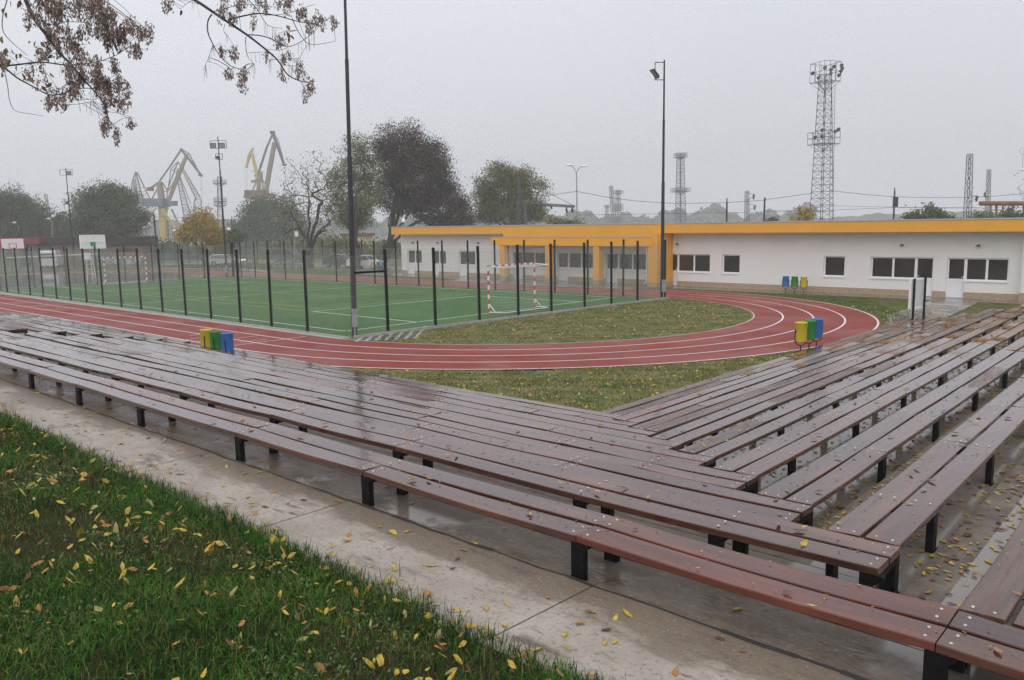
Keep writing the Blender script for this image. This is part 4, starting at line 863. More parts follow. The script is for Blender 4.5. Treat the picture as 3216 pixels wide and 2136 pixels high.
K.beams('portal', m_craney, [((540, 1640), (530, 1150), 62, 90), ((575, 1160), (760, 1420), 22, 22, -3), ((480, 1160), (400, 1300), 18, 18, -3), ((575, 1160), (700, 1420), 20, 20, 4), ((500, 1170), (430, 1420), 18, 18, 4), ((470, 1150), (600, 1150), 34)])
K.block('machine_house', m_cranebl, 310, 1022, 580, 1128, 6); K.block('cab', m_cranebl, 634, 1052, 706, 1118, 3)
K.beams('tower', m_craneg, [((520, 1080), (480, 790), 70, 62), ((470, 800), (355, 880), 22, 26), ((380, 1020), (450, 890), 14), ((500, 900), (590, 930), 12), ((520, 790), (600, 930), 14), ((580, 1070), (590, 920), 12)])
K.beams('boom', m_craneg, [((600, 1070), (700, 800), 36, 46), ((700, 800), (850, 435), 46, 36), ((590, 930), (740, 700), 12)])
K.beams('stay', m_cranedk, [((480, 785), (640, 560), 16), ((640, 560), (782, 345), 18)])
K.beams('jib', m_cranedk, [((770, 335), (850, 430), 26, 30), ((850, 430), (1045, 690), 28, 26), ((785, 340), (885, 400), 10), ((885, 400), (1030, 670), 14), ((850, 430), (885, 400), 10), ((1020, 690), (1065, 705), 34)])
K.block('counterweight', m_cranebr, 330, 866, 384, 912, 2.4)
K.beams('rope', m_wire, [((1045, 710), (1050, 890), 2.5), ((1062, 710), (1064, 1200), 2.5), ((1044, 880), (1056, 896), 10)])
K = Rig('port_crane', 'grey lattice port crane just behind the big buff and blue one', 'crane', 275, cA, (850, 1600), CG)
K.lattice('boom', m_craneg, (1020, 1030), (790, 600), 60, 24, 12); K.lattice('mast', m_cranedk, (870, 1280), (720, 640), 90, 24, 14)
K.beams('jib', m_cranedk, [((735, 515), (590, 900), 12), ((735, 515), (640, 610), 9), ((640, 610), (600, 890), 10), ((735, 515), (800, 620), 12), ((700, 600), (650, 640), 8), ((720, 600), (910, 1090), 9)])
K.lattice('portal', m_cranedk, (1000, 1400), (1010, 1030), 130, 80, 5); K.block('machine_house', m_cranedk, 840, 1270, 930, 1340, 6); K.lattice('leg', m_cranedk, (880, 1640), (880, 1330), 110, 90, 4)
K = Rig('port_crane', 'slender lattice port crane, leftmost of the cranes', 'crane', 270, cA, (210, 1500), CG)
K.beams('stay', m_cranedk, [((160, 650), (110, 790), 12), ((110, 790), (95, 980), 11), ((180, 660), (350, 1020), 12), ((165, 660), (250, 990), 10), ((160, 660), (275, 1080), 8)])
K.lattice('boom', m_cranedk, (175, 1090), (140, 760), 50, 20, 10); K.lattice('mast', m_cranedk, (240, 1300), (165, 680), 110, 18, 13); K.lattice('leg', m_cranedk, (230, 1560), (240, 1240), 150, 100, 5)
K = Rig('port_crane', 'tallest port crane, grey-buff with thick boom and brown machine house', 'crane', 240, cA, (1850, 1600), CG)
K.beams('boom', m_craneg, [((1935, 960), (1985, 640), 52, 52), ((1985, 640), (2058, 250), 56, 48)])
K.beams('stay', m_cranedk, [((2025, 150), (1950, 320), 20), ((1950, 320), (1835, 680), 24)])
K.beams('jib', m_cranedk, [((2030, 120), (2080, 250), 34, 36), ((2080, 250), (2185, 550), 34, 26), ((2060, 140), (2105, 215), 9), ((2105, 215), (2190, 530), 9), ((2165, 560), (2215, 560), 24), ((2000, 115), (2060, 115), 40)])
K.beams('tower', m_craneg, [((1760, 900), (1850, 690), 16), ((1900, 900), (1880, 660), 18), ((1830, 900), (1870, 680), 40, 30), ((1850, 690), (1930, 820), 14), ((1780, 710), (1900, 650), 14), ((1740, 790), (1810, 770), 30)])
K.block('machine_house', m_cranebr, 1688, 908, 1942, 1022, 6); K.block('cab', m_cranebr, 1982, 950, 2046, 1020, 3)
K.beams('portal', m_cranedk, [((1870, 1640), (1870, 1020), 90, 80), ((1760, 1640), (1840, 1030), 22, 22, -3), ((2000, 1640), (1900, 1030), 22, 22, 3)])
K = Rig('port_crane', 'bright yellow port crane beside the tallest crane', 'crane', 285, cA, (1840, 1600), CG)
K.beams('boom', m_craney, [((1850, 900), (1815, 700), 46, 44), ((1815, 690), (1750, 395), 42, 30), ((1735, 640), (1800, 650), 8)])
K.beams('jib', m_craney, [((1765, 325), (1715, 420), 22, 38), ((1715, 420), (1675, 580), 38, 20), ((1655, 585), (1692, 585), 24)])
K.beams('portal', m_cranedk, [((1850, 1640), (1850, 890), 70, 60)]); K.beams('rope', m_wire, [((1663, 595), (1663, 1010), 2.5), ((1683, 595), (1685, 1010), 2.5), ((1765, 340), (1860, 600), 2)])
# ------------------------------------------------------------------ lattice masts and towers
def c1(x, y): return (x, y)
c1.k = 1.0
def mast(name, label, D, b_, t_, w0, w1, n, plats=(), lamps=(), cw=0.09, m=None, group='lattice masts behind the track', cat='lattice mast'):
    K = Rig(name, label, cat, D, c1, (b_[0], b_[1]), group); m = m or m_lattice
    A = K.P(*b_); A[2] = 0
    bb = MB(); lattice(bb, A, K.P(*t_), w0*K.k, w1*K.k, n, cw); bb.build('frame', m, K.root)
    for (y, hw, h) in plats:
        x = t_[0]+(b_[0]-t_[0])*(y-t_[1])/(b_[1]-t_[1]); q = K.P(x, y); h_ = h*K.k; w = hw*K.k; bb = MB(); ca, sa = math.cos(.35), math.sin(.35)
        r_ = np.array([RT[0], RT[1], 0])*ca+np.array([FH[0], FH[1], 0])*sa; f_ = np.array([FH[0], FH[1], 0])*ca-np.array([RT[0], RT[1], 0])*sa
        cs = [q+r_*w*a+f_*w*e for a, e in ((-1,-1), (1,-1), (1,1), (-1,1))]
        for i in range(4):
            a, c = cs[i], cs[(i+1) % 4]
            for z in (0, h_*.5, h_): bb.beam(a+[0,0,z], c+[0,0,z], cw*.75)
            for t in (0, .33, .66): bb.beam(a+(c-a)*t, a+(c-a)*t+[0,0,h_], cw*.7)
            bb.beam(a+(c-a)*.5, q-[0,0,h_*.5], cw*.7); bb.beam(a, q-[0,0,h_*.6], cw*.7); bb.beam(a+(c-a)*.3, cs[(i+2) % 4]+(cs[(i+3) % 4]-cs[(i+2) % 4])*.7, cw*.7)
        bb.build('platform', m, K.root)
    for (x, y, r, dx) in lamps:
        q = K.P(x, y, dx); bb = MB(); rr = r*K.k; ax = np.array([RT[0], RT[1], 0])*.55-np.array([FH[0], FH[1], 0])*.6-np.array([0, 0, .45]); ax /= np.linalg.norm(ax)
        bb.tube([q-ax*rr*.9, q-ax*rr*.5, q+ax*rr*.2, q+ax*rr*.3], [rr*.35, rr*.7, rr, rr*.98], 10); bb.build('floodlight', m_pole, K.root)
    return K
def z6s(L): return [z6(*q) for q in L]
L6 = [(548, 128), (546, 172), (600, 130), (630, 138), (665, 150), (600, 178), (625, 186), (660, 195), (412, 190), (490, 215)]
M6 = [(508, 668), (612, 672), (635, 675), (432, 735), (455, 735)]
K = mast('floodlight_tower', 'large lattice floodlight tower with two caged platforms behind the building', 112, (2577, 790), (2592, 235), 54, 25, 26,
     [(258, 31, 56), (453, 33, 36)], [(*z6(*q), 6.5, random.uniform(-1.5, 1.5)) for q in L6+M6], cw=0.07, cat='floodlight tower')
a, c = K.P(2612, 690), K.P(2617, 265); bb = MB(); sv = np.array([RT[0], RT[1], 0])*.25
a[2] = 0
bb.beam(a-sv, c-sv, .05); bb.beam(a+sv, c+sv, .05)
for i in range(40): q = a+(c-a)*i/40; bb.beam(q-sv, q+sv, .03)
bb.build('ladder', m_lattice, K.root)
mast('floodlight_tower', 'hazy lattice floodlight tower just right of the central dark pole', 215, (2137, 790), (2137, 483), 25, 15, 24, [(494, 15, 12), (602, 22, 10)], [(2127, 598, 3, 0), (2150, 598, 3, 0)], cw=0.12, cat='floodlight tower')
mast('floodlight_tower', 'faint lattice floodlight tower behind the pole with two square lamps', 230, (694, 800), (690, 555), 15, 12, 22, [(577, 19, 10), (632, 18, 10), (645, 18, 10)], cw=0.12, cat='floodlight tower')
mast('floodlight_tower', 'small faint floodlight tower above the roof, beside a pale leaning boom', 330, (1941, 770), (1941, 597), 14, 9, 16, [(607, 12, 8), (650, 12, 9), (660, 12, 6)], cw=0.16, cat='floodlight tower')
mast('floodlight_tower', 'faintest tiny floodlight tower in the mist above the roof', 400, (1907, 770), (1906, 644), 9, 7, 14, [(650, 7, 5), (680, 7, 5)], cw=0.16, cat='floodlight tower')
K = Rig('port_crane', 'pale leaning crane boom fading in the mist above the roof', 'crane', 340, c1, (1930, 765), CG); K.lattice('boom', m_craneg, (1927, 690), (1919, 584), 10, 8, 10, .2); K.block('machine_house', m_cranedk, 1912, 682, 1950, 700, 6); K.beams('portal', m_cranedk, [((1930, 775), (1930, 698), 14)])
K = Rig('port_crane', 'thin pale leaning crane boom at far left between the broad trees', 'crane', 270, c1, (155, 800), CG); K.lattice('boom', m_craneg, (153, 680), (144, 610), 11, 7, 9, .2); K.beams('portal', m_cranedk, [((155, 800), (154, 680), 8)])
WG = 'railway catenary masts behind the building'
def arms(K, b_, t_, y, side, L):
    x = t_[0]+(b_[0]-t_[0])*(y-t_[1])/(b_[1]-t_[1]); bb = MB(); bb.beam(K.P(x, y), K.P(x+side*L, y+6), .05); bb.beam(K.P(x, y+24), K.P(x+side*L, y+8), .05); bb.lathe([(0.09, -.3), (0.13, 0), (0.09, .3)], tuple(K.P(x+side*L*.8, y+12)), 8); bb.build('cantilever', m_lattice, K.root)
K = mast('catenary_mast', 'short lattice catenary mast right of the hazy tower', 96, (2346, 775), (2346, 600), 13, 8, 16, cw=.045, group=WG); arms(K, (2346, 775), (2346, 600), 606, 1, 26); arms(K, (2346, 775), (2346, 600), 640, 1, 30)
K = mast('catenary_mast', 'tall lattice catenary mast right of the rounded shrub', 80, (3036, 775), (3046, 484), 19, 12, 22, cw=.045, group=WG); arms(K, (3036, 775), (3046, 484), 612, 1, 32)
K = mast('catenary_mast', 'thinner lattice catenary mast near the rusty pipe', 104, (3098, 775), (3106, 533), 12, 8, 22, cw=.045, group=WG); arms(K, (3098, 775), (3106, 533), 600, -1, 14)
K = mast('catenary_mast', 'lattice catenary mast half hidden by the round crowned tree', 92, (1626, 775), (1630, 553), 9, 6, 20, cw=.04, group=WG)
K = Rig('catenary_gantry', 'horizontal catenary gantry with hanging insulators left of the double street lamp', 'gantry', 94, c1, (1700, 775)); bb = MB()
lattice(bb, K.P(1640, 638), K.P(1805, 649), 6*K.k, 5*K.k, 16, .05); bb.build('beam', m_lattice, K.root)
bb = MB(); a = K.P(1650, 640); q = a.copy(); q[2] = 0; bb.beam(q, a, .25); bb.build('post', m_lattice, K.root)
for x, y0, y1 in ((1731, 645, 657), (1779, 648, 670), (1797, 650, 668)):
    bb = MB(); bb.tube([K.P(x, y0), K.P(x, (y0+y1)/2), K.P(x+2, y1)], [.05, .13, .1], 6); bb.build('insulator', m_pole, K.root)
bb = MB(); bb.tube([K.P(1690, 590), K.P(1800, 645)], .025, 4); bb.build('stay_wire', m_pole, K.root)
def post(label, D, x, y0, x2, y1, r, name='wooden_pole', group='dark poles behind the building', cap=None):
    K = Rig(name, label, 'pole', D, c1, (x, y0), group); a = K.P(x, y0); a[2] = 0; bb = MB(); bb.tube([a, K.P(x2, y1)], [r, r*.75], 8); bb.build('shaft', m_bark, K.root)
    if cap: bb = MB(); bb.tube([K.P(x2, y1), K.P(x2, y1-cap)], r*.5, 6); bb.build('tip', m_pole, K.root)
    return K
post('dark stubby pole above the roof, left of the short lattice mast', 86, 2281, 775, 2283, 637, .13, cap=14)
post('dark leaning pole above the roof, right of the short lattice mast', 86, 2396, 775, 2402, 620, .13)
K = post('dark signal post with a boxy shield right of the large floodlight tower', 82, 2803, 775, 2810, 600, .11, 'signal_post', cap=10); bb = MB(); bb.beam(K.P(2808, 650, -.25), K.P(2809, 619, -.25), .42, .3, up=(FH[0], FH[1], 0)); bb.build('shield', m_pole, K.root)
post('leaning wooden utility pole left of the first globe lamp', 104, 497, 831, 483, 672, .14, 'utility_pole')
post('thin pole in the haze right of the big buff crane legs', 150, 529, 800, 527, 690, .11, 'utility_pole')
post('short pole sunk in the hazy clump beside the second globe lamp', 140, 731, 800, 728, 680, .11, 'utility_pole')
K = Rig('rusty_pipeline', 'rusty pipe carried on trestle legs at the right edge', 'pipe', 88, c1, (3130, 775)); bb = MB(); bb.tube([K.P(3077, 639), K.P(3300, 639)], 7*K.k, 14); bb.build('pipe', m_rust, K.root)
bb = MB()
for (x0, x1) in ((3112, 3106), (3131, 3118), (3128, 3138), (3150, 3150), (3215, 3210), (3235, 3245)): a = K.P(x1, 775); a[2] = 0; bb.beam(K.P(x0, 645), a, .14)
for y in (660, 690): bb.beam(K.P(3110, y), K.P(3150, y), .1)
bb.build('trestle', m_rust, K.root)
def wire(label, D, pts, r=.022):
    K = Rig('overhead_wire', label, 'wire', D, c1, pts[0], 'overhead wires'); P = [K.P(*q) for q in pts]; o = K.o; bb = MB(); bb.tube(P, r, 3, cap=False)
    ob = bb.build('strand', m_pole, K.root); return ob
wire('cable sagging from the round tree past the double street lamp to the right', 85, [z5(*q) for q in ((150, 790), (340, 808), (620, 768), (900, 822), (1150, 855), (1400, 872), (1540, 880), (2000, 872), (2361, 848))]+[z6(0, 1265), z6(415, 1208)], .03)
wire('cable sagging from the large floodlight tower to the right edge', 90, z6s([(560, 1187), (860, 1220), (1110, 1240), (1400, 1246), (1690, 1245), (1950, 1235), (2300, 1205)]), .03)
wire('thin straight contact wire low over the roof', 94, [z5(640, 985), z5(1400, 975), z5(2361, 957)]+z6s([(545, 1355), (1100, 1330), (1690, 1335), (2300, 1330)]), .025)
wire('thin lower contact wire just above the right roof', 90, z6s([(0, 1355), (300, 1356), (560, 1315), (1300, 1330), (1700, 1328), (1900, 1335)]), .02)
wire('faint wire crossing in front of the big crane legs', 130, [cA(300, 1250), cA(800, 1280), cA(1500, 1310)], .025)
# ------------------------------------------------------------------ lamps
def globe(label, D, bx, by, tx, ty, r):
    K = Rig('globe_lamp', label, 'street lamp', D, c1, (bx, by), 'white globe lamps'); a = K.P(bx, by); a[2] = 0; t = K.P(tx, ty)
    bb = MB(); bb.tube([a, [a[0]*.3+t[0]*.7, a[1]*.3+t[1]*.7, t[2]-r*.9]], [.05, .035], 8); bb.tube([[t[0], t[1], t[2]-r*1.25], [t[0], t[1], t[2]-r*.8]], .09, 8); bb.build('post', m_pole, K.root)
    bb = MB(); bb.lathe([(max(.0001, r*math.sin(q)), -r*math.cos(q)) for q in np.linspace(0, math.pi, 11)], tuple(t), 16); bb.build('globe', m_globe, K.root)
globe('white globe lamp on a thin post left of the golden tree', 100, 553.5, 832.5, 548, 725.7, .21)
globe('white globe lamp on a thin post right of the golden tree', 94, 725, 835.5, 718.8, 720, .21)
globe('white globe lamp seen above the left end of the building roof', 72, 1272, 850, 1267, 694, .20)
K = Rig('street_lamp', 'tall grey double-armed street lamp behind the building roof', 'street lamp', 92, c1, (1813, 778)); a = K.P(1813, 778); a[2] = 0
bb = MB(); bb.tube([a, K.P(1811, 546)], [.10, .06], 8); bb.tube([K.P(1811, 560), K.P(1809, 540), K.P(1803, 528), K.P(1794, 521)], .045, 6); bb.tube([K.P(1811, 545), K.P(1815, 533), K.P(1823, 525), K.P(1830, 523)], .045, 6); bb.build('post', m_galv, K.root)
for x, y, d in ((1789, 519, -1), (1833, 522, 1)):
    bb = MB(); q = K.P(x, y); e_ = np.array([RT[0], RT[1], 0])*d; bb.tube([q-e_*.3, q-e_*.1+[0,0,.05], q+e_*.25, q+e_*.4], [.06, .13, .13, .05], 8); bb.build('lamp_head', m_globe, K.root)
for lab, x, yb, yt, d in (('thin grey street lamp at far left behind the red-fronted kiosk', 58, 830, 706, -1), ('thin grey street lamp left of the brick pavilion roof', 165, 830, 694, 1)):
    K = Rig('street_lamp', lab, 'street lamp', 118, c1, (x, yb), 'thin street lamps'); a = K.P(x, yb); a[2] = 0; bb = MB(); bb.tube([a, K.P(x-1, yt+8), K.P(x-4, yt), K.P(x-11, yt-6)], [.09, .06, .05, .04], 6); bb.build('post', m_galv, K.root)
    bb = MB(); q = K.P(x-13, yt-7); bb.tube([q-np.array([.3, 0, 0]), q, q+np.array([.3, 0, .05])], [.05, .12, .06], 6); bb.build('lamp_head', m_globe, K.root)
q = gp(926, 834); K = Rig('sign_pole', 'thin grey pole with a small white square sign beside the bare tree', 'sign', depth(q), c1, (926, 834)); bb = MB(); bb.tube([K.P(926, 834), K.P(923.5, 600)], .055, 6); bb.build('post', m_galv, K.root)
bb = MB(); bb.beam(K.P(932, 743, -.1), K.P(932, 727, -.1), .40, .03, up=(FH[0], FH[1], 0)); bb.build('sign_plate', m_white, K.root)
# ------------------------------------------------------------------ buildings far left and behind the trees
def block_house(name, label, cat, px0, px1, py0, ptop, D, dep, m_w, m_r, over, rt, group=None, wins=(), skew=0.0):
    a = dp(px0, py0, D); c = dp(px1, py0, D+skew); a[2] = c[2] = 0; root = thing(name, label, cat, a, 0, group); d = c-a; L = np.linalg.norm(d); u = d/L; v = np.array([-u[1], u[0], 0]); H = dp(px0, ptop, D)[2]
    bb = MB(); bb.prism([(0, 0), (L, 0), (L, dep), (0, dep)], (0, 0, -.1), u, v, (0, 0, 1), H-rt+.1); bb.build('wall', m_w, root)
    bb = MB(); bb.prism([(-over, -over), (L+over, -over), (L+over, dep+over), (-over, dep+over)], (0, 0, H-rt), u, v, (0, 0, 1), rt); ro = bb.build('roof', m_r, root)
    for (x0, x1, z0, z1, m) in wins:
        bb = MB(); bb.prism([(x0*L, -.03), (x1*L, -.03), (x1*L, .01), (x0*L, .01)], (0, 0, z0), u, v, (0, 0, 1), z1-z0); bb.build('window' if m is m_glass else ('painted_panel' if m is m_graf else 'door'), m, root)
    return root
m_graf = mat('graffiti_paint', (0.42, 0.45, 0.46), 0.7, scale=2.2, col2=(0.13, 0.15, 0.17), detail=6, ramp=(.45, .55))
block_house('brick_pavilion', 'old brick pavilion with a dark flat roof and pale graffiti, behind the wet court', 'building', 172, 452, 843, 747, 100, 6, m_brick, m_darkroof, .5, .95, None,
            [(.40, .50, .1, 1.7, m_graf), (.52, .74, .15, 1.25, m_graf), (.76, .97, .15, 1.1, m_graf), (.72, .95, 1.7, 2.2, m_glass), (.03, .14, .1, 2.3, m_redpanel)], 2)
block_house('roadside_kiosk', 'low kiosk with a dark red fascia at the far left edge', 'kiosk', -40, 122, 843, 748, 104, 5, m_greywall, m_redpanel, .9, .85, None, [(.1, .3, .7, 2.2, m_glass), (.4, .6, .7, 2.2, m_glass), (.7, .9, .1, 2.2, m_glass)])
block_house('cream_house', 'small cream house glimpsed between the maple and purple tree trunks', 'house', 1079, 1150, 800, 733, 135, 7, mat('cream_wall', (0.60, 0.46, 0.24), .85, var=.1), mat('brown_roof', (0.16, 0.09, 0.06), .8), .4, .5, None, [(.6, .85, 1.0, 2.2, m_glass)])
# ------------------------------------------------------------------ vehicles
def car(label, px, py, heading, paint, L=3.9, Wd=1.62, H=1.40, kind='hatch', cat='car', D=None, lit=False, name='parked_car'):
    p = gp(px, py) if D is None else dp(px, py, D); r = thing(name, label, cat, (p[0], p[1], 0), heading, 'vehicles beyond the track')
    if kind == 'van': prof = [(-L/2, .35), (L/2, .35), (L/2, .85), (L/2-.15, 1.0), (L/2-.75, 1.15), (L/2-1.25, H-.1), (L/2-1.6, H), (-L/2+.12, H), (-L/2, H-.25)]; gl = (-L/2+.1, L/2-1.0, 1.15, H-.15)
    elif kind == 'suv': prof = [(-L/2, .4), (L/2, .4), (L/2, .95), (L/2-1.1, 1.02), (L/2-1.55, H-.05), (-L/2+.15, H), (-L/2, 1.0)]; gl = (-L/2+.2, L/2-1.3, 1.02, H-.12)
    else: prof = [(-L/2, .28), (L/2, .28), (L/2, .62), (L/2-.25, .75), (L/2-1.05, .86), (L/2-1.65, H-.04), (-L/2+.75, H), (-L/2+.15, .95), (-L/2, .82)]; gl = (-L/2+.35, L/2-1.15, .90, H-.10)
    n = len(prof); zm = gl[2]; vs = []
    for s in (-1, 1):
        for x, z in prof: vs.append((x, s*(Wd/2-(0.16*(z-zm)/(H-zm) if z > zm else 0)), z))
    bb = MB(); bb.add(vs, [tuple(range(n-1, -1, -1)), tuple(range(n, 2*n))]+[(i, (i+1) % n, n+(i+1) % n, n+i) for i in range(n)]); bb.build('body', paint, r)
    x0, x1, z0, z1 = gl
    for s in (-1, 1):
        bb = MB(); yb, yt = s*(Wd/2+.006), s*(Wd/2-.16*(z1-zm)/(H-zm)+.006)
        q = [(x0, yb, z0), (x1, yb, z0), (x1-.42, yt, z1), (x0+.35, yt, z1)] if kind != 'van' else [(x1-.65, yb, z0), (x1, yb, z0), (x1-.3, yt, z1), (x1-.65, yt, z1)]
        bb.add(q, [(0, 1, 2, 3)]); bb.build('side_window', m_glass, r)
    i = {'van': 4, 'suv': 3}.get(kind, 4); (xa, za), (xb, zb) = prof[i], prof[i+1]; bb = MB(); nx, nz = (zb-za), -(xb-xa); l = math.hypot(nx, nz); e_ = .008
    f = lambda t: (xa+(xb-xa)*t+nx/l*e_, za+(zb-za)*t+nz/l*e_)
    (x2, z2), (x3, z3) = f(.12), f(.9); bb.add([(x2, -Wd/2+.12, z2), (x2, Wd/2-.12, z2), (x3, Wd/2-.2, z3), (x3, -Wd/2+.2, z3)], [(0, 1, 2, 3)]); bb.build('windscreen', m_glass, r)
    if kind == 'van': (xa, za), (xb, zb) = (-L/2, H-.28), (-L/2, 1.15)
    elif kind == 'suv': (xa, za), (xb, zb) = prof[5], prof[6]
    else: (xa, za), (xb, zb) = prof[6], prof[7]
    nx, nz = (zb-za), -(xb-xa); l = math.hypot(nx, nz); f = lambda t: (xa+(xb-xa)*t+nx/l*.01, za+(zb-za)*t+nz/l*.01); (x2, z2), (x3, z3) = f(.12), f(.88)
    bb = MB(); bb.add([(x2, -Wd/2+.28, z2), (x2, Wd/2-.28, z2), (x3, Wd/2-.2, z3), (x3, -Wd/2+.2, z3)], [(3, 2, 1, 0)]); bb.build('rear_window', m_glass, r)
    for sx in (-L*.30, L*.32):
        for s in (-1, 1):
            bb = MB(); bb.tube([(sx, s*(Wd/2-.2), .31), (sx, s*(Wd/2+.015), .31)], .31, 14); w_ = bb.build('wheel', m_tyre, r); bb = MB(); bb.tube([(sx, s*(Wd/2), .31), (sx, s*(Wd/2+.022), .31)], .18, 10); bb.build('rim', m_galv, w_)
    for s in (-1, 1):
        bb = MB(); bb.box((L/2-.04, s*(Wd/2-.35)-.14, .62), (L/2+.012, s*(Wd/2-.35)+.14, .74)); bb.build('headlight', m_lit if lit else m_lens, r)
        bb = MB(); bb.box((-L/2-.012, s*(Wd/2-.14)-.09, .62), (-L/2+.03, s*(Wd/2-.14)+.09, .85)); bb.build('tail_light', m_red, r)
    return r
av = math.atan2(FH[1], FH[0])
car('white delivery van seen from behind, parked by the brick pavilion', 166, 842, av+.35, m_carw, 4.9, 1.95, 2.15, 'van', 'van', name='parked_van')
car('white hatchback parked beside the leaning tree trunks', 1152, 843, av-math.pi/2-.35, m_carw, 3.8, 1.6, 1.38, 'hatch')
car('dark grey car parked left of the white hatchback', 1076, 839, av-math.pi/2-.5, m_card, 4.2, 1.7, 1.4, 'hatch')
car('dark boxy off-roader on the road behind the perimeter posts', 908, 823, av-math.pi/2-.3, m_card, 4.3, 1.8, 1.75, 'suv')
car('pale silver car with one lit headlight behind the low benches', 712, 835, av-math.pi/2, m_cars, 4.1, 1.68, 1.40, 'hatch', lit=True)
#@@PART4
# ------------------------------------------------------------------ overhanging tree by the photographer
rg = np.random.default_rng(77)
TX, TY = 0.4, 11.6; TZ = float(bank_z(np.array(TX), np.array(TY)))
OT = thing('overhanging_tree', 'tree out of frame whose branches with brown seed bunches hang into the top left', 'tree', (TX, TY, TZ)); oo = np.array([TX, TY, TZ])
ZL = lambda x, y: (x/2.937, y/2.937)
ZR = lambda x, y: (400+x/2.937, y/2.937)
LIMB, TWIG = MB(), MB(); seedC, leafC, anchors = [], [], []
def branch(cv, pts, w0, w1, D0, D1, bbm):
    n = len(pts); P = [dp(*cv(*q), D0+(D1-D0)*i/(n-1)+0.06*math.sin(i*2.1)) for i, q in enumerate(pts)]
    # smooth
    Q = []
    for i in range(n-1):
        p0, p1, p2, p3 = P[max(i-1, 0)], P[i], P[i+1], P[min(i+2, n-1)]
        for t in (0, .25, .5, .75): Q.append(.5*((2*p1)+(-p0+p2)*t+(2*p0-5*p1+4*p2-p3)*t*t+(-p0+3*p1-3*p2+p3)*t**3))
    Q.append(P[-1]); m = len(Q); k = D0/FPX/2.937
    bbm.tube([q-oo for q in Q], [(w0+(w1-w0)*i/(m-1))*k/2 for i in range(m)], 7)
    for q in Q: anchors.append(q)
    return Q
DL, DR_ = 8.0, 8.8
L1 = branch(ZL, [(215, -90), (235, 0), (310, 165), (440, 340), (550, 490), (640, 580), (760, 720), (860, 830), (960, 960), (1000, 1090)], 34, 7, DL, DL-.5, LIMB)
for pts, w0, w1, d0, d1 in (([(-120, 640), (0, 615), (130, 600), (390, 575), (620, 600), (900, 570), (1090, 500)], 20, 4, DL+.4, DL-.2), ([(-60, 560), (60, 640), (160, 720), (270, 780), (440, 870), (560, 870), (700, 820), (860, 815)], 18, 5, DL+.3, DL),
     ([(640, -60), (700, 0), (830, 100), (930, 210), (1030, 300), (1100, 330)], 16, 6, DL+.2, DL+.1), ([(1030, 300), (1170, 280), (1290, 262), (1400, 210)], 6, 3, DL+.1, DL), ([(310, 165), (480, 230), (620, 200), (850, 215)], 9, 4, DL, DL),
     ([(70, -40), (60, 20), (25, 150), (30, 290), (120, 400), (250, 510)], 10, 4, DL+.5, DL+.4), ([(40, 650), (70, 790), (90, 930), (140, 1020), (270, 1050), (400, 1070)], 7, 3, DL+.4, DL+.3),
     ([(640, 590), (720, 480), (790, 430)], 5, 3, DL, DL), ([(560, 870), (680, 920), (860, 915)], 6, 3, DL, DL), ([(560, 970), (720, 960), (860, 935)], 5, 3, DL, DL), ([(1000, 1030), (1120, 1050), (1240, 1090)], 4, 2.5, DL-.5, DL-.5), ([(440, 340), (620, 400), (800, 410)], 6, 3, DL, DL), ([(750, 730), (1000, 760), (1190, 775)], 6, 3, DL-.2, DL-.2), ([(1000, 1090), (1040, 1150), (1100, 1190)], 5, 3, DL-.5, DL-.5), ([(360, -60), (420, 60), (620, 150), (840, 180)], 9, 4, DL+.2, DL)):
    branch(ZL, pts, w0, w1, d0, d1, LIMB)
R1 = branch(ZR, [(480, -110), (590, -20), (700, 50), (890, 180), (1100, 320), (1280, 460), (1390, 560), (1480, 690), (1620, 755), (1730, 750)], 30, 5, DR_, DR_-.5, LIMB)
for pts, w0, w1, d0, d1 in (([(930, 185), (1080, 145), (1240, 125), (1400, 150), (1560, 195), (1700, 215), (1850, 190)], 15, 4, DR_, DR_+.4), ([(780, 130), (745, 190), (740, 290), (790, 410), (850, 510), (940, 600), (1080, 650)], 13, 4, DR_, DR_-.4), ([(1110, 320), (1230, 330), (1340, 365), (1440, 420), (1500, 430), (1610, 380), (1720, 300)], 10, 4, DR_, DR_),
     ([(1095, 340), (1090, 400), (1110, 520), (1170, 590)], 7, 3, DR_, DR_), ([(1520, 170), (1570, 280), (1650, 390), (1750, 410), (1920, 380)], 8, 3, DR_+.3, DR_+.3), ([(1090, -30), (1200, 90), (1260, 190), (1310, 240), (1430, 265)], 8, 3, DR_+.2, DR_), ([(800, 105), (930, 70), (1080, 40), (1250, 55), (1400, 70)], 6, 3, DR_, DR_), ([(1270, 450), (1400, 465), (1480, 440)], 4, 3, DR_, DR_), ([(1310, 550), (1450, 545), (1590, 540)], 4, 3, DR_, DR_), ([(1420, 600), (1520, 605), (1640, 625)], 4, 3, DR_-.2, DR_-.2),
     ([(600, 0), (540, 40), (490, 85)], 4, 2.5, DR_, DR_), ([(790, 410), (750, 530), (700, 650)], 4, 2.5, DR_, DR_), ([(1250, 140), (1450, 130), (1660, 60), (1730, 40)], 5, 3, DR_+.2, DR_+.2), ([(860, 490), (960, 455), (1020, 430)], 4, 2.5, DR_-.2, DR_-.2), ([(1110, 490), (1250, 480), (1350, 500)], 4, 2.5, DR_, DR_), ([(900, 220), (890, 290), (940, 350)], 4, 2.5, DR_, DR_)):
    branch(ZR, pts, w0, w1, d0, d1, LIMB)
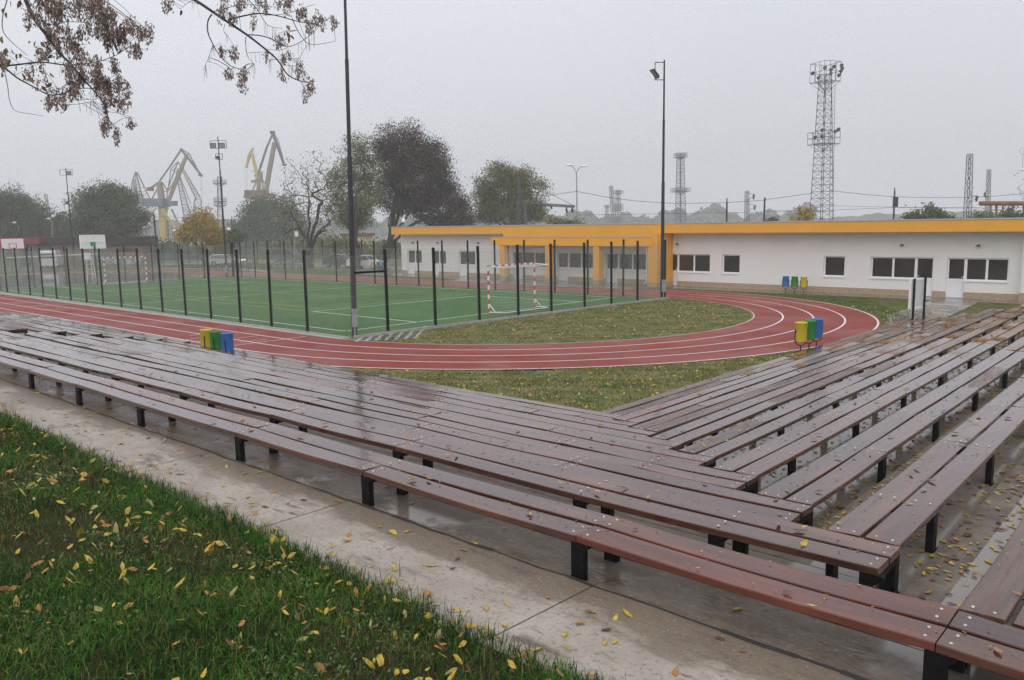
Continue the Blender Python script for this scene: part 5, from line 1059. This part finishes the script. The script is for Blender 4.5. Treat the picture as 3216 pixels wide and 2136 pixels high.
# hidden wood outside the frame joining both limbs to the trunk
tp = oo+np.array([0.15, -.1, 4.6])
LIMB.tube([tp-oo-np.array([0, 0, .6]), (tp+L1[0])/2-oo+np.array([0, 0, .5]), L1[0]-oo], [.10, .075, .045], 8)
LIMB.tube([tp-oo, tp-oo+np.array([1.2, -.6, 1.6]), (tp*.3+R1[0]*.7)-oo+np.array([0, 0, .9]), R1[0]-oo], [.11, .09, .07, .045], 8)
for q in (dp(*ZL(-120, 640), DL+.4), dp(*ZL(-60, 560), DL+.3), dp(*ZL(640, -60), DL+.2), dp(*ZL(70, -40), DL+.5), dp(*ZL(360, -60), DL+.2), dp(*ZR(1090, -30), DR_+.2)):
    src = L1[0] if q[2] > 5.6 else tp-np.array([0, 0, .8]); LIMB.tube([src-oo, (src+q)/2-oo+np.array([0, 0, .35]), q-oo], [.04, .03, .02], 6)
m_twig = mat('dark_twig_bark', (0.03, 0.026, 0.03), 0.7, var=.3)
bb = MB(); bb.tube([(0, 0, -.2), (.02, .03, 1.2), (.05, 0, 2.6), (.12, -.06, 4.0), (.15, -.1, 4.6), (0, .1, 6.4)], [.26, .2, .17, .14, .12, .05], 14); bb.build('trunk', m_bark, OT)
LIMB.build('branch', m_twig, OT)
anc = np.array(anchors)
def nearest(q): return anc[np.argmin(((anc-q)**2).sum(1))]
SV, SF, SM = [], [], []
def seeds(c, rx, h, n):                       # one hanging bunch of winged seeds
    a = nearest(c); top = c+np.array([0, 0, h/2])
    TWIG.tube([a-oo, (a+top)/2-oo+np.array([0, 0, .015]), top-oo], .0022, 3, cap=False)
    for i in range(n):
        t = rg.uniform(0, 1); rr = rx*(.35+.65*math.sin(math.pi*min(1, t*.85+.12)))
        p = top+np.array([rg.normal()*rr*.55, rg.normal()*rr*.55, -h*t]); an = rg.uniform(0, 2*math.pi); s = rg.uniform(.022, .038); w = s*.22
        dn = np.array([math.cos(an)*.45, math.sin(an)*.45, -1.0]); dn /= np.linalg.norm(dn); sd_ = np.cross(dn, rg.normal(size=3)); sd_ /= np.linalg.norm(sd_)
        b0 = len(SV); SV.extend([p-oo, p+dn*s*.45+sd_*w-oo, p+dn*s-oo, p+dn*s*.5-sd_*w-oo]); SF.append((b0, b0+1, b0+2, b0+3)); SM.append(int(rg.uniform() > .6))
def blobs(cv, L, D):
    for x0, x1, y0, y1, n in L:
        for i in range(n): seeds(dp(*cv(rg.uniform(x0, x1), rg.uniform(y0, y1)), D+rg.uniform(-.5, .4)), rg.uniform(.028, .05), rg.uniform(.08, .16), int(rg.uniform(26, 50)))
blobs(ZL, [(220, 600, -40, 180, 36), (640, 1010, -30, 110, 26), (890, 1080, 90, 320, 28), (1090, 1240, 200, 380, 12), (1280, 1400, 230, 340, 8), (960, 1150, 320, 420, 8), (1200, 1300, 430, 510, 6), (430, 700, 340, 480, 14), (330, 390, 470, 540, 3), (620, 900, 560, 740, 22), (1020, 1060, 560, 630, 4), (640, 760, 770, 890, 8), (890, 1190, 690, 980, 34), (430, 620, 840, 960, 12), (935, 1015, 1090, 1230, 6), (1060, 1110, 1190, 1270, 3), (1195, 1235, 1130, 1170, 2), (720, 840, 210, 320, 6), (420, 640, 180, 330, 12), (700, 800, 430, 520, 5), (250, 300, 190, 250, 2), (180, 420, 600, 780, 6), (0, 60, 520, 620, 6), (760, 960, 540, 620, 5)], DL)
blobs(ZR, [(1190, 1280, -20, 80, 5), (1370, 1490, -20, 120, 6), (1550, 1630, 80, 160, 5), (1720, 1810, 140, 240, 5), (1880, 1950, 130, 220, 3), (980, 1040, 20, 100, 3), (840, 900, 90, 170, 4), (920, 1000, 150, 200, 3), (1140, 1165, 150, 240, 2), (830, 885, 410, 480, 3), (960, 1035, 450, 550, 4), (900, 965, 600, 690, 4), (1000, 1100, 660, 800, 7), (1370, 1445, 370, 430, 4), (1275, 1295, 500, 560, 1), (1410, 1500, 500, 550, 3), (1575, 1635, 560, 690, 4), (1420, 1455, 660, 710, 2), (1640, 1745, 760, 830, 4), (1620, 1645, 860, 910, 2), (335, 440, -20, 70, 4), (860, 910, -10, 50, 2), (1050, 1080, 0, 60, 2), (1640, 1700, 220, 270, 2)], DR_)
npmesh('seed_bunches', np.array(SV), np.array(SF), [mat('dry_seed', (0.31, 0.225, 0.18), .7, var=.35, scale=20), mat('dry_seed_dark', (0.20, 0.14, 0.115), .7, var=.3, scale=20)], SM, OT)
for cv, L, D in ((ZR, [(700, 460), (760, 330), (830, 380), (930, 640), (1000, 300), (1120, 480), (1180, 600), (1250, 480), (1330, 260), (1420, 480), (1480, 700), (1560, 760), (1600, 480), (1680, 430), (1740, 430), (1800, 430), (1880, 400), (1540, 700), (1230, 200), (630, 60), (880, 640), (1310, 560)], DR_), (ZL, [(1290, 250), (930, 1100), (850, 780), (760, 930), (560, 620), (430, 400)], DL)):
    for (x, y) in L:
        for j in range(4):
            q = dp(*cv(x+rg.uniform(-60, 60), y+rg.uniform(-30, 30)), D); a = nearest(q); l = rg.uniform(.06, .16); TWIG.tube([a-oo, a+np.array([rg.uniform(-.02, .02), rg.uniform(-.02, .02), -l])-oo], .0011, 3, cap=False)
TWIG.build('fruit_stalk', m_twig, OT)
LV, LF, LM = [], [], []
def big_leaf(P, s, dn, mi):
    dn = dn/np.linalg.norm(dn); sd_ = np.cross(dn, rg.normal(size=3)); sd_ /= np.linalg.norm(sd_); nr = np.cross(dn, sd_); b0 = len(LV)
    LV.extend([P, P+dn*s*.35+sd_*s*.26+nr*s*.06, P+dn*s*.7+sd_*s*.17, P+dn*s-nr*s*.1, P+dn*s*.7-sd_*s*.17, P+dn*s*.35-sd_*s*.26+nr*s*.06]); LF.append((b0, b0+1, b0+2, b0+3)); LF.append((b0, b0+3, b0+4, b0+5)); LM.extend([mi, mi])
for cv, L, D in ((ZL, [(270, 375), (330, 375), (375, 385), (60, 440), (95, 450), (190, 490), (215, 500), (480, 500), (500, 550), (170, 10), (190, 0), (100, 5), (30, 75), (55, 110), (20, 335), (5, 350), (440, 720), (450, 780), (590, 265), (560, 245), (605, 290), (790, 150), (830, 165), (200, 680), (270, 705), (20, 670), (100, 545), (150, 600), (130, 650), (160, 500), (380, 790), (480, 760), (460, 670), (400, 10), (420, 40), (620, 160), (440, 430), (60, 560)], DL), (ZR, [(1465, 275), (1470, 300), (1500, 325), (1485, 335), (1445, 285), (500, 90), (1470, 230)], DR_)):
    for (x, y) in L:
        q = dp(*cv(x, y), D+rg.uniform(-.2, .3)); a = nearest(q)
        big_leaf(q-oo, rg.uniform(.055, .09), np.array([rg.normal()*.5, rg.normal()*.5, -1.0]), int(rg.integers(0, 3)))
npmesh('leaf_foliage', np.array(LV), np.array(LF), [fol('branch_leaf_olive', (.17, .16, .05), (.10, .10, .035)), fol('branch_leaf_gold', (.26, .19, .05), (.16, .12, .04)), fol('branch_leaf_rust', (.22, .12, .045), (.14, .08, .03))], LM, OT)
# ------------------------------------------------------------------ grass blades
def visible(P, mg=160):
    q = proj(P); return (q[:, 2] > .3) & (q[:, 0] > -mg) & (q[:, 0] < W0+mg) & (q[:, 1] > -mg) & (q[:, 1] < H0+mg)
def blades(name, XY, Z, hmin, hmax, wd_, mats, wts, lean, rg):
    n = len(XY); h = rg.uniform(hmin, hmax, n); an = rg.uniform(0, 2*math.pi, n); ln = rg.uniform(.15, 1, n)*lean
    B = np.c_[XY, Z]; s = np.c_[np.cos(an), np.sin(an), np.zeros(n)]; la = an+rg.uniform(.6, 2.5, n); l = np.c_[np.cos(la), np.sin(la), np.zeros(n)]; w = (wd_*rg.uniform(.6, 1.3, n))[:, None]
    up = np.array([0, 0, 1.0]); M_ = B+up*(h*.6)[:, None]+l*(h*ln*.35)[:, None]; T = B+up*(h*np.sqrt(np.maximum(.05, 1-ln**2*.6)))[:, None]+l*(h*ln)[:, None]
    V = np.stack([B-s*w, B+s*w, M_+s*w*.75, M_-s*w*.75, T+s*w*.12, T-s*w*.12], 1).reshape(-1, 3); b0 = np.arange(n)*6
    F = np.concatenate([np.stack([b0, b0+1, b0+2, b0+3], 1), np.stack([b0+3, b0+2, b0+4, b0+5], 1)])
    mi = rg.choice(len(mats), n, p=wts); pt = np.sin(XY[:, 0]*3.7+np.sin(XY[:, 1]*2.9)*2)+np.sin(XY[:, 1]*4.3+XY[:, 0]*1.7)
    sw = (pt > .5) & (mi == 0) & (rg.uniform(size=n) < .6); mi = np.where(sw, min(2, len(mats)-1), mi); sw = (pt < -.5) & (mi == 0) & (rg.uniform(size=n) < .7); mi = np.where(sw, 1, mi)  # uneven light in the grass put into patches of paler and deeper blades
    o = npmesh(name, V, F, mats, np.r_[mi, mi]); return o
GR = [mat('grass_blade_green', (.045, .145, .010), .55, var=.35, scale=2, spec=.12), mat('grass_blade_deep', (.017, .062, .007), .55, var=.3, scale=2, spec=.12), mat('grass_blade_light', (.10, .20, .025), .55, var=.3, scale=2, spec=.15), mat('grass_blade_straw', (.20, .15, .06), .6, var=.4, scale=2, spec=.1)]
rg = np.random.default_rng(5)
n = 520000; XY = np.c_[rg.uniform(-2.5, 2.93+.05*rg.normal(size=n), n), rg.uniform(.6, 15, n)]
from_noise = lambda x, y: np.sin(x*2.1+np.sin(y*1.3)*1.7)*.5+np.sin(y*2.6+x*.9+1)*.3+np.sin(x*5.3-y*4.1)*.2
pn = from_noise(XY[:, 0], XY[:, 1]); edge = np.exp(-((2.84-XY[:, 0])/.35)**2); keep = rg.uniform(0, 1, n) < np.clip(.66+.65*pn+.4*edge, .16, 1); XY = XY[keep]
P = np.c_[XY, bank_z(XY[:, 0], XY[:, 1])]; v = visible(P, 250); XY, P = XY[v], P[v]
dd = np.linalg.norm(P-O3, axis=1); k = rg.uniform(0, 1, len(dd)) < np.clip(5.5/dd, .45, 1); XY, P, dd = XY[k], P[k], dd[k]
pn = from_noise(XY[:, 0], XY[:, 1]); edge = np.exp(-((2.88-XY[:, 0])/.28)**2)
o = None
A = pn > -.25
o1 = blades('bank_grass', XY[A], P[A][:, 2]-.01, .035, .092, .0024, GR, [.46, .24, .21, .09], 1.15, rg)
o2 = blades('bank_grass', XY[~A], P[~A][:, 2]-.01, .03, .08, .0024, GR, [.34, .20, .16, .30], 1.2, rg)
E_ = edge > .35; e_idx = rg.uniform(size=len(XY)) < .55
o3 = blades('edge_grass', XY[E_ & e_idx], P[E_ & e_idx][:, 2]-.01, .04, .135, .0026, GR, [.42, .46, .08, .04], .95, rg)
for q in (o1, o2): tag(q, 'dark green grass covering the bank in the bottom left corner', 'grass', kind='stuff')
tag(o3, 'taller grass fringe overhanging the concrete walkway', 'grass', kind='stuff')
wd_xy = np.concatenate([np.c_[rg.normal(cx, .16, 260), rg.normal(cy, .20, 260)] for cx, cy in ((1.9, 5.2), (2.6, 4.4), (2.5, 3.3), (1.4, 6.6), (2.2, 7.6), (1.2, 4.3), (.6, 6.0), (1.9, 3.0))]); wd_xy = wd_xy[wd_xy[:, 0] < 3.0]
V, F = leaf_quads(np.c_[wd_xy, bank_z(wd_xy[:, 0], wd_xy[:, 1])+rg.uniform(.015, .06, len(wd_xy))], .011, rg, asp=.6)
tag(npmesh('bank_weeds', V, F, [mat('weed_leaf', (.13, .19, .07), .6, var=.4, scale=20, spec=.15)]), 'pale low weeds growing in patches through the bank grass', 'weeds', kind='stuff')
# short turf on the lawns by the track
def lawn(name, n, xr, yr, test, hh, w, wts, label, rg):
    XY = np.c_[rg.uniform(*xr, n), rg.uniform(*yr, n)]; XY = XY[test(XY)]; pn = from_noise(XY[:, 0]*1.3, XY[:, 1]*1.3)+.5*np.sin(XY[:, 0]*7+XY[:, 1]*5); XY = XY[rg.uniform(-1, 1.2, len(XY)) < pn+.35]
    P = np.c_[XY, np.zeros(len(XY))]; XY = XY[visible(P)]; o = blades(name, XY, np.zeros(len(XY)), *hh, w, GR, wts, 1.0, rg); return tag(o, label, 'grass', kind='stuff')
tri = lambda q: (np.hypot(q[:, 0]-TC, q[:, 1]-YA) > R0+4*LW+.15) & (q[:, 0] > XK(9)+.65) & (q[:, 1] > YK(9)+.65) & (q[:, 1] < 21)
lawn('lawn_grass', 90000, (11, 27), (8, 16), tri, (.025, .06), .006, [.30, .06, .24, .40], 'patchy grass of the triangle lawn between the stands and the track', rg)
inf = lambda q: (np.hypot(q[:, 0]-TC, q[:, 1]-YA) < R0-.1) & (q[:, 1] < FN[1]-.4)
far_l = lambda q: (np.hypot(q[:, 0]-TC, q[:, 1]-YA) > R0+4*LW+.2) & (q[:, 1] < 27) & (q[:, 0] > 30) & (q[:, 0] < 40.3-.05*q[:, 1]+.6) & ((q[:, 0]-33)*.55+9.2 < q[:, 1]) 
lawn('verge_grass', 60000, (30, 41), (9, 27), far_l, (.03, .07), .009, [.46, .14, .24, .16], 'green verge grass between the track bend and the white building', rg)
lawn('infield_grass', 90000, (15.5, 35), (13, 21.6), inf, (.02, .05), .007, [.30, .06, .26, .38], 'patchy grass inside the track curve in front of the fence', rg)
# ------------------------------------------------------------------ fallen leaves
def leaves(name, P, size, wts, tilt, rg, label, flat=.0):
    n = len(P); a = rg.uniform(0, 2*math.pi, n); tx = rg.normal(size=n)*tilt; ty = rg.normal(size=n)*tilt; s = (size*rg.uniform(.6, 1.3, n))[:, None]
    u = np.c_[np.cos(a), np.sin(a), tx]; v = np.c_[-np.sin(a), np.cos(a), ty]; up = np.array([0, 0, 1.0]); as_ = rg.uniform(.30, .5, n)[:, None]; fo = rg.uniform(.02, .22, n)[:, None]; cu = rg.normal(size=n)[:, None]*.12
    sp = lambda t, z: P+u*s*t+up*s*z
    S0, S1, S2, S3 = sp(-1, np.abs(cu)), sp(-.25, 0), sp(.4, 0), sp(1, np.abs(cu)*.8)
    Lq = lambda t, w, sg: P+u*s*t+v*s*as_*w*sg+up*s*fo*w
    V = np.stack([S0, S1, S2, S3, Lq(-.35, 1, 1), Lq(.35, .8, 1), Lq(-.35, 1, -1), Lq(.35, .8, -1)], 1).reshape(-1, 3); b0 = np.arange(n)*8
    f = lambda *q: np.stack([b0+i for i in q], 1)
    F = np.concatenate([f(0, 1, 4, 4), f(1, 2, 5, 4), f(2, 3, 5, 5), f(0, 6, 1, 1), f(1, 6, 7, 2), f(2, 7, 3, 3)])
    tri_ = np.concatenate([f(0, 1, 4), f(2, 3, 5), f(0, 6, 1), f(2, 7, 3)]); quad = np.concatenate([f(1, 2, 5, 4), f(1, 6, 7, 2)])
    T = np.concatenate([tri_, quad[:, [0, 1, 2]], quad[:, [0, 2, 3]]]); mi = rg.choice(len(LEAFM), n, p=wts)
    o = npmesh(name, V, T, LEAFM, np.tile(mi, 8)); return tag(o, label, 'leaves', kind='stuff')
rg = np.random.default_rng(12)
n = 6200; XY = np.c_[rg.uniform(-2.5, 2.9, n), rg.uniform(.6, 15, n)]; P = np.c_[XY, bank_z(XY[:, 0], XY[:, 1])]; P = P[visible(P)]; P = P[rg.uniform(-1.1, 1.0, len(P)) < from_noise(P[:, 0]*.8+2, P[:, 1]*.8)+.25]; P[:, 2] += rg.uniform(.01, .06, len(P))
leaves('fallen_leaves', P, .030, [.50, .14, .22, .14], .55, rg, 'yellow and orange leaves scattered over the grass bank')
PB, PD, PR = [], [], []
for (o_, ux, uy, L, y0, zs, lab) in PLANKS:
    right = 'right stand' in lab or 'bottom right' in lab; far = 'beyond' in lab
    m = rg.poisson(L*(1.1 if not far else 1.6)); t = rg.uniform(0, L, m); w = rg.uniform(0, PW, m); q = o_+ux*t[:, None]+uy*(y0+w)[:, None]; q[:, 2] = zs+.006; PB.append(q)
    m = rg.poisson(L*7); t = rg.uniform(0, L, m); w = rg.uniform(0, PW, m); q = o_+ux*t[:, None]+uy*(y0+w)[:, None]; q[:, 2] = zs+.003; PD.append(q)
    if right and L > 1:                       # rusty drifts at the far end of the right stand
        for _ in range(rg.poisson(L*.6)):
            t0 = rg.uniform(0, L); X = (o_+ux*t0)[0]
            if rg.uniform() < np.clip((X-14.5)/9, 0, .8):
                m = int(rg.uniform(60, 260)); q = o_+ux*np.clip(t0+rg.uniform(-.25, .25, m), 0, L)[:, None]+uy*(y0+rg.uniform(0, PW, m))[:, None]; q[:, 2] = zs+.005; PR.append(q)
PB = np.concatenate(PB); PB = PB[visible(PB)]; PD = np.concatenate(PD); PD = PD[visible(PD)]
leaves('bench_leaves', PB, .036, [.30, .16, .26, .28], .14, rg, 'wet fallen leaves stuck to the bench planks')
PR = np.concatenate(PR); PR = PR[visible(PR)]
leaves('bench_drift', PR, .022, [.06, .0, .88, .06], .12, rg, 'rust orange leaf drifts on the far planks of the right stand')
leaves('bench_litter', PD, .013, [.14, .05, .45, .36], .1, rg, 'small brown litter and seeds strewn over the bench planks')
TP = []
for k in range(1, 10):
    z = CH-HG[k]+.004; x0, y0, x1, y1 = XK(k), YK(k), XK(k+1)-.05, YK(k+1)-.05
    n = int(150*(24-x1)); q = np.c_[rg.uniform(x1, 26, n), rg.uniform(y0, y1, n), np.full(n, z)]; TP.append(q[rg.uniform(0, 1, n) < np.clip(.45+.4*(q[:, 0]-5)/12, 0, 1)])
    n = int(12*32); q = np.c_[rg.uniform(x0, x1, n), rg.uniform(y0, 30, n), np.full(n, z)]; TP.append(q[rg.uniform(0, 1, n) < np.clip(.10+.9*np.exp(-((q[:, 1]-15)/6)**2), 0, 1)])
    n = 260; q = np.c_[rg.uniform(x1, 20, n), rg.uniform(y1-.35, y1, n), np.full(n, z)]; TP.append(q)
TP = np.concatenate(TP); TP = TP[visible(TP)]
leaves('tread_leaves', TP, .036, [.24, .22, .20, .34], .08, rg, 'soaked leaves lying on the wet concrete steps under the benches')
n = 150; q = np.c_[rg.uniform(2.9, 3.9, n), rg.uniform(.6, 14, n), np.full(n, ZW+.004)]; q = np.concatenate([q, np.c_[2.90+np.abs(rg.normal(size=170))*.12, rg.uniform(1, 14, 170), np.full(170, ZW+.02)]]); q = q[visible(q)]
leaves('walkway_leaves', q, .040, [.5, .2, .2, .1], .15, rg, 'yellow leaves along the concrete walkway')
n = 5200; q = np.c_[rg.uniform(10.5, 36, n), rg.uniform(7, 22, n), np.full(n, .05)]; a = tri(q) | inf(q); q = q[a]; q = q[visible(q)]
leaves('lawn_leaves', q, .045, [.56, .14, .22, .08], .3, rg, 'yellow leaves dotted over the lawns beside the track')
n = 420; q = np.c_[rg.uniform(9, 40, n), rg.uniform(6, 64, n), np.full(n, .022)]; q2 = np.c_[rg.uniform(16.2, 17, 260), rg.uniform(22, 60, 260), np.full(260, .03)]; q = np.concatenate([q, q2]); q = q[visible(q)]; q = q[~(tri(q) | inf(q))]; q = q[q[:, 0] > XK(9)+.7]
leaves('track_leaves', q, .04, [.5, .2, .22, .08], .15, rg, 'few pale leaves on the red track and green pitch')
# ------------------------------------------------------------------ haze
bb = MB(); bb.box((-700, -700, -1.5), (700, 700, 62)); hz = bb.build('haze', [])
mh = bpy.data.materials.new('haze_air'); mh.use_nodes = True; t = mh.node_tree; t.nodes.clear(); ou = t.nodes.new('ShaderNodeOutputMaterial'); pv_ = t.nodes.new('ShaderNodeVolumePrincipled')
pv_.inputs['Color'].default_value = (0.915, 0.93, 0.965, 1); pv_.inputs['Density'].default_value = 0.0013; pv_.inputs['Anisotropy'].default_value = 0.0
t.links.new(pv_.outputs[0], ou.inputs['Volume']); hz.data.materials.append(mh); tag(hz, 'grey autumn mist over the whole place', 'haze', kind='stuff')
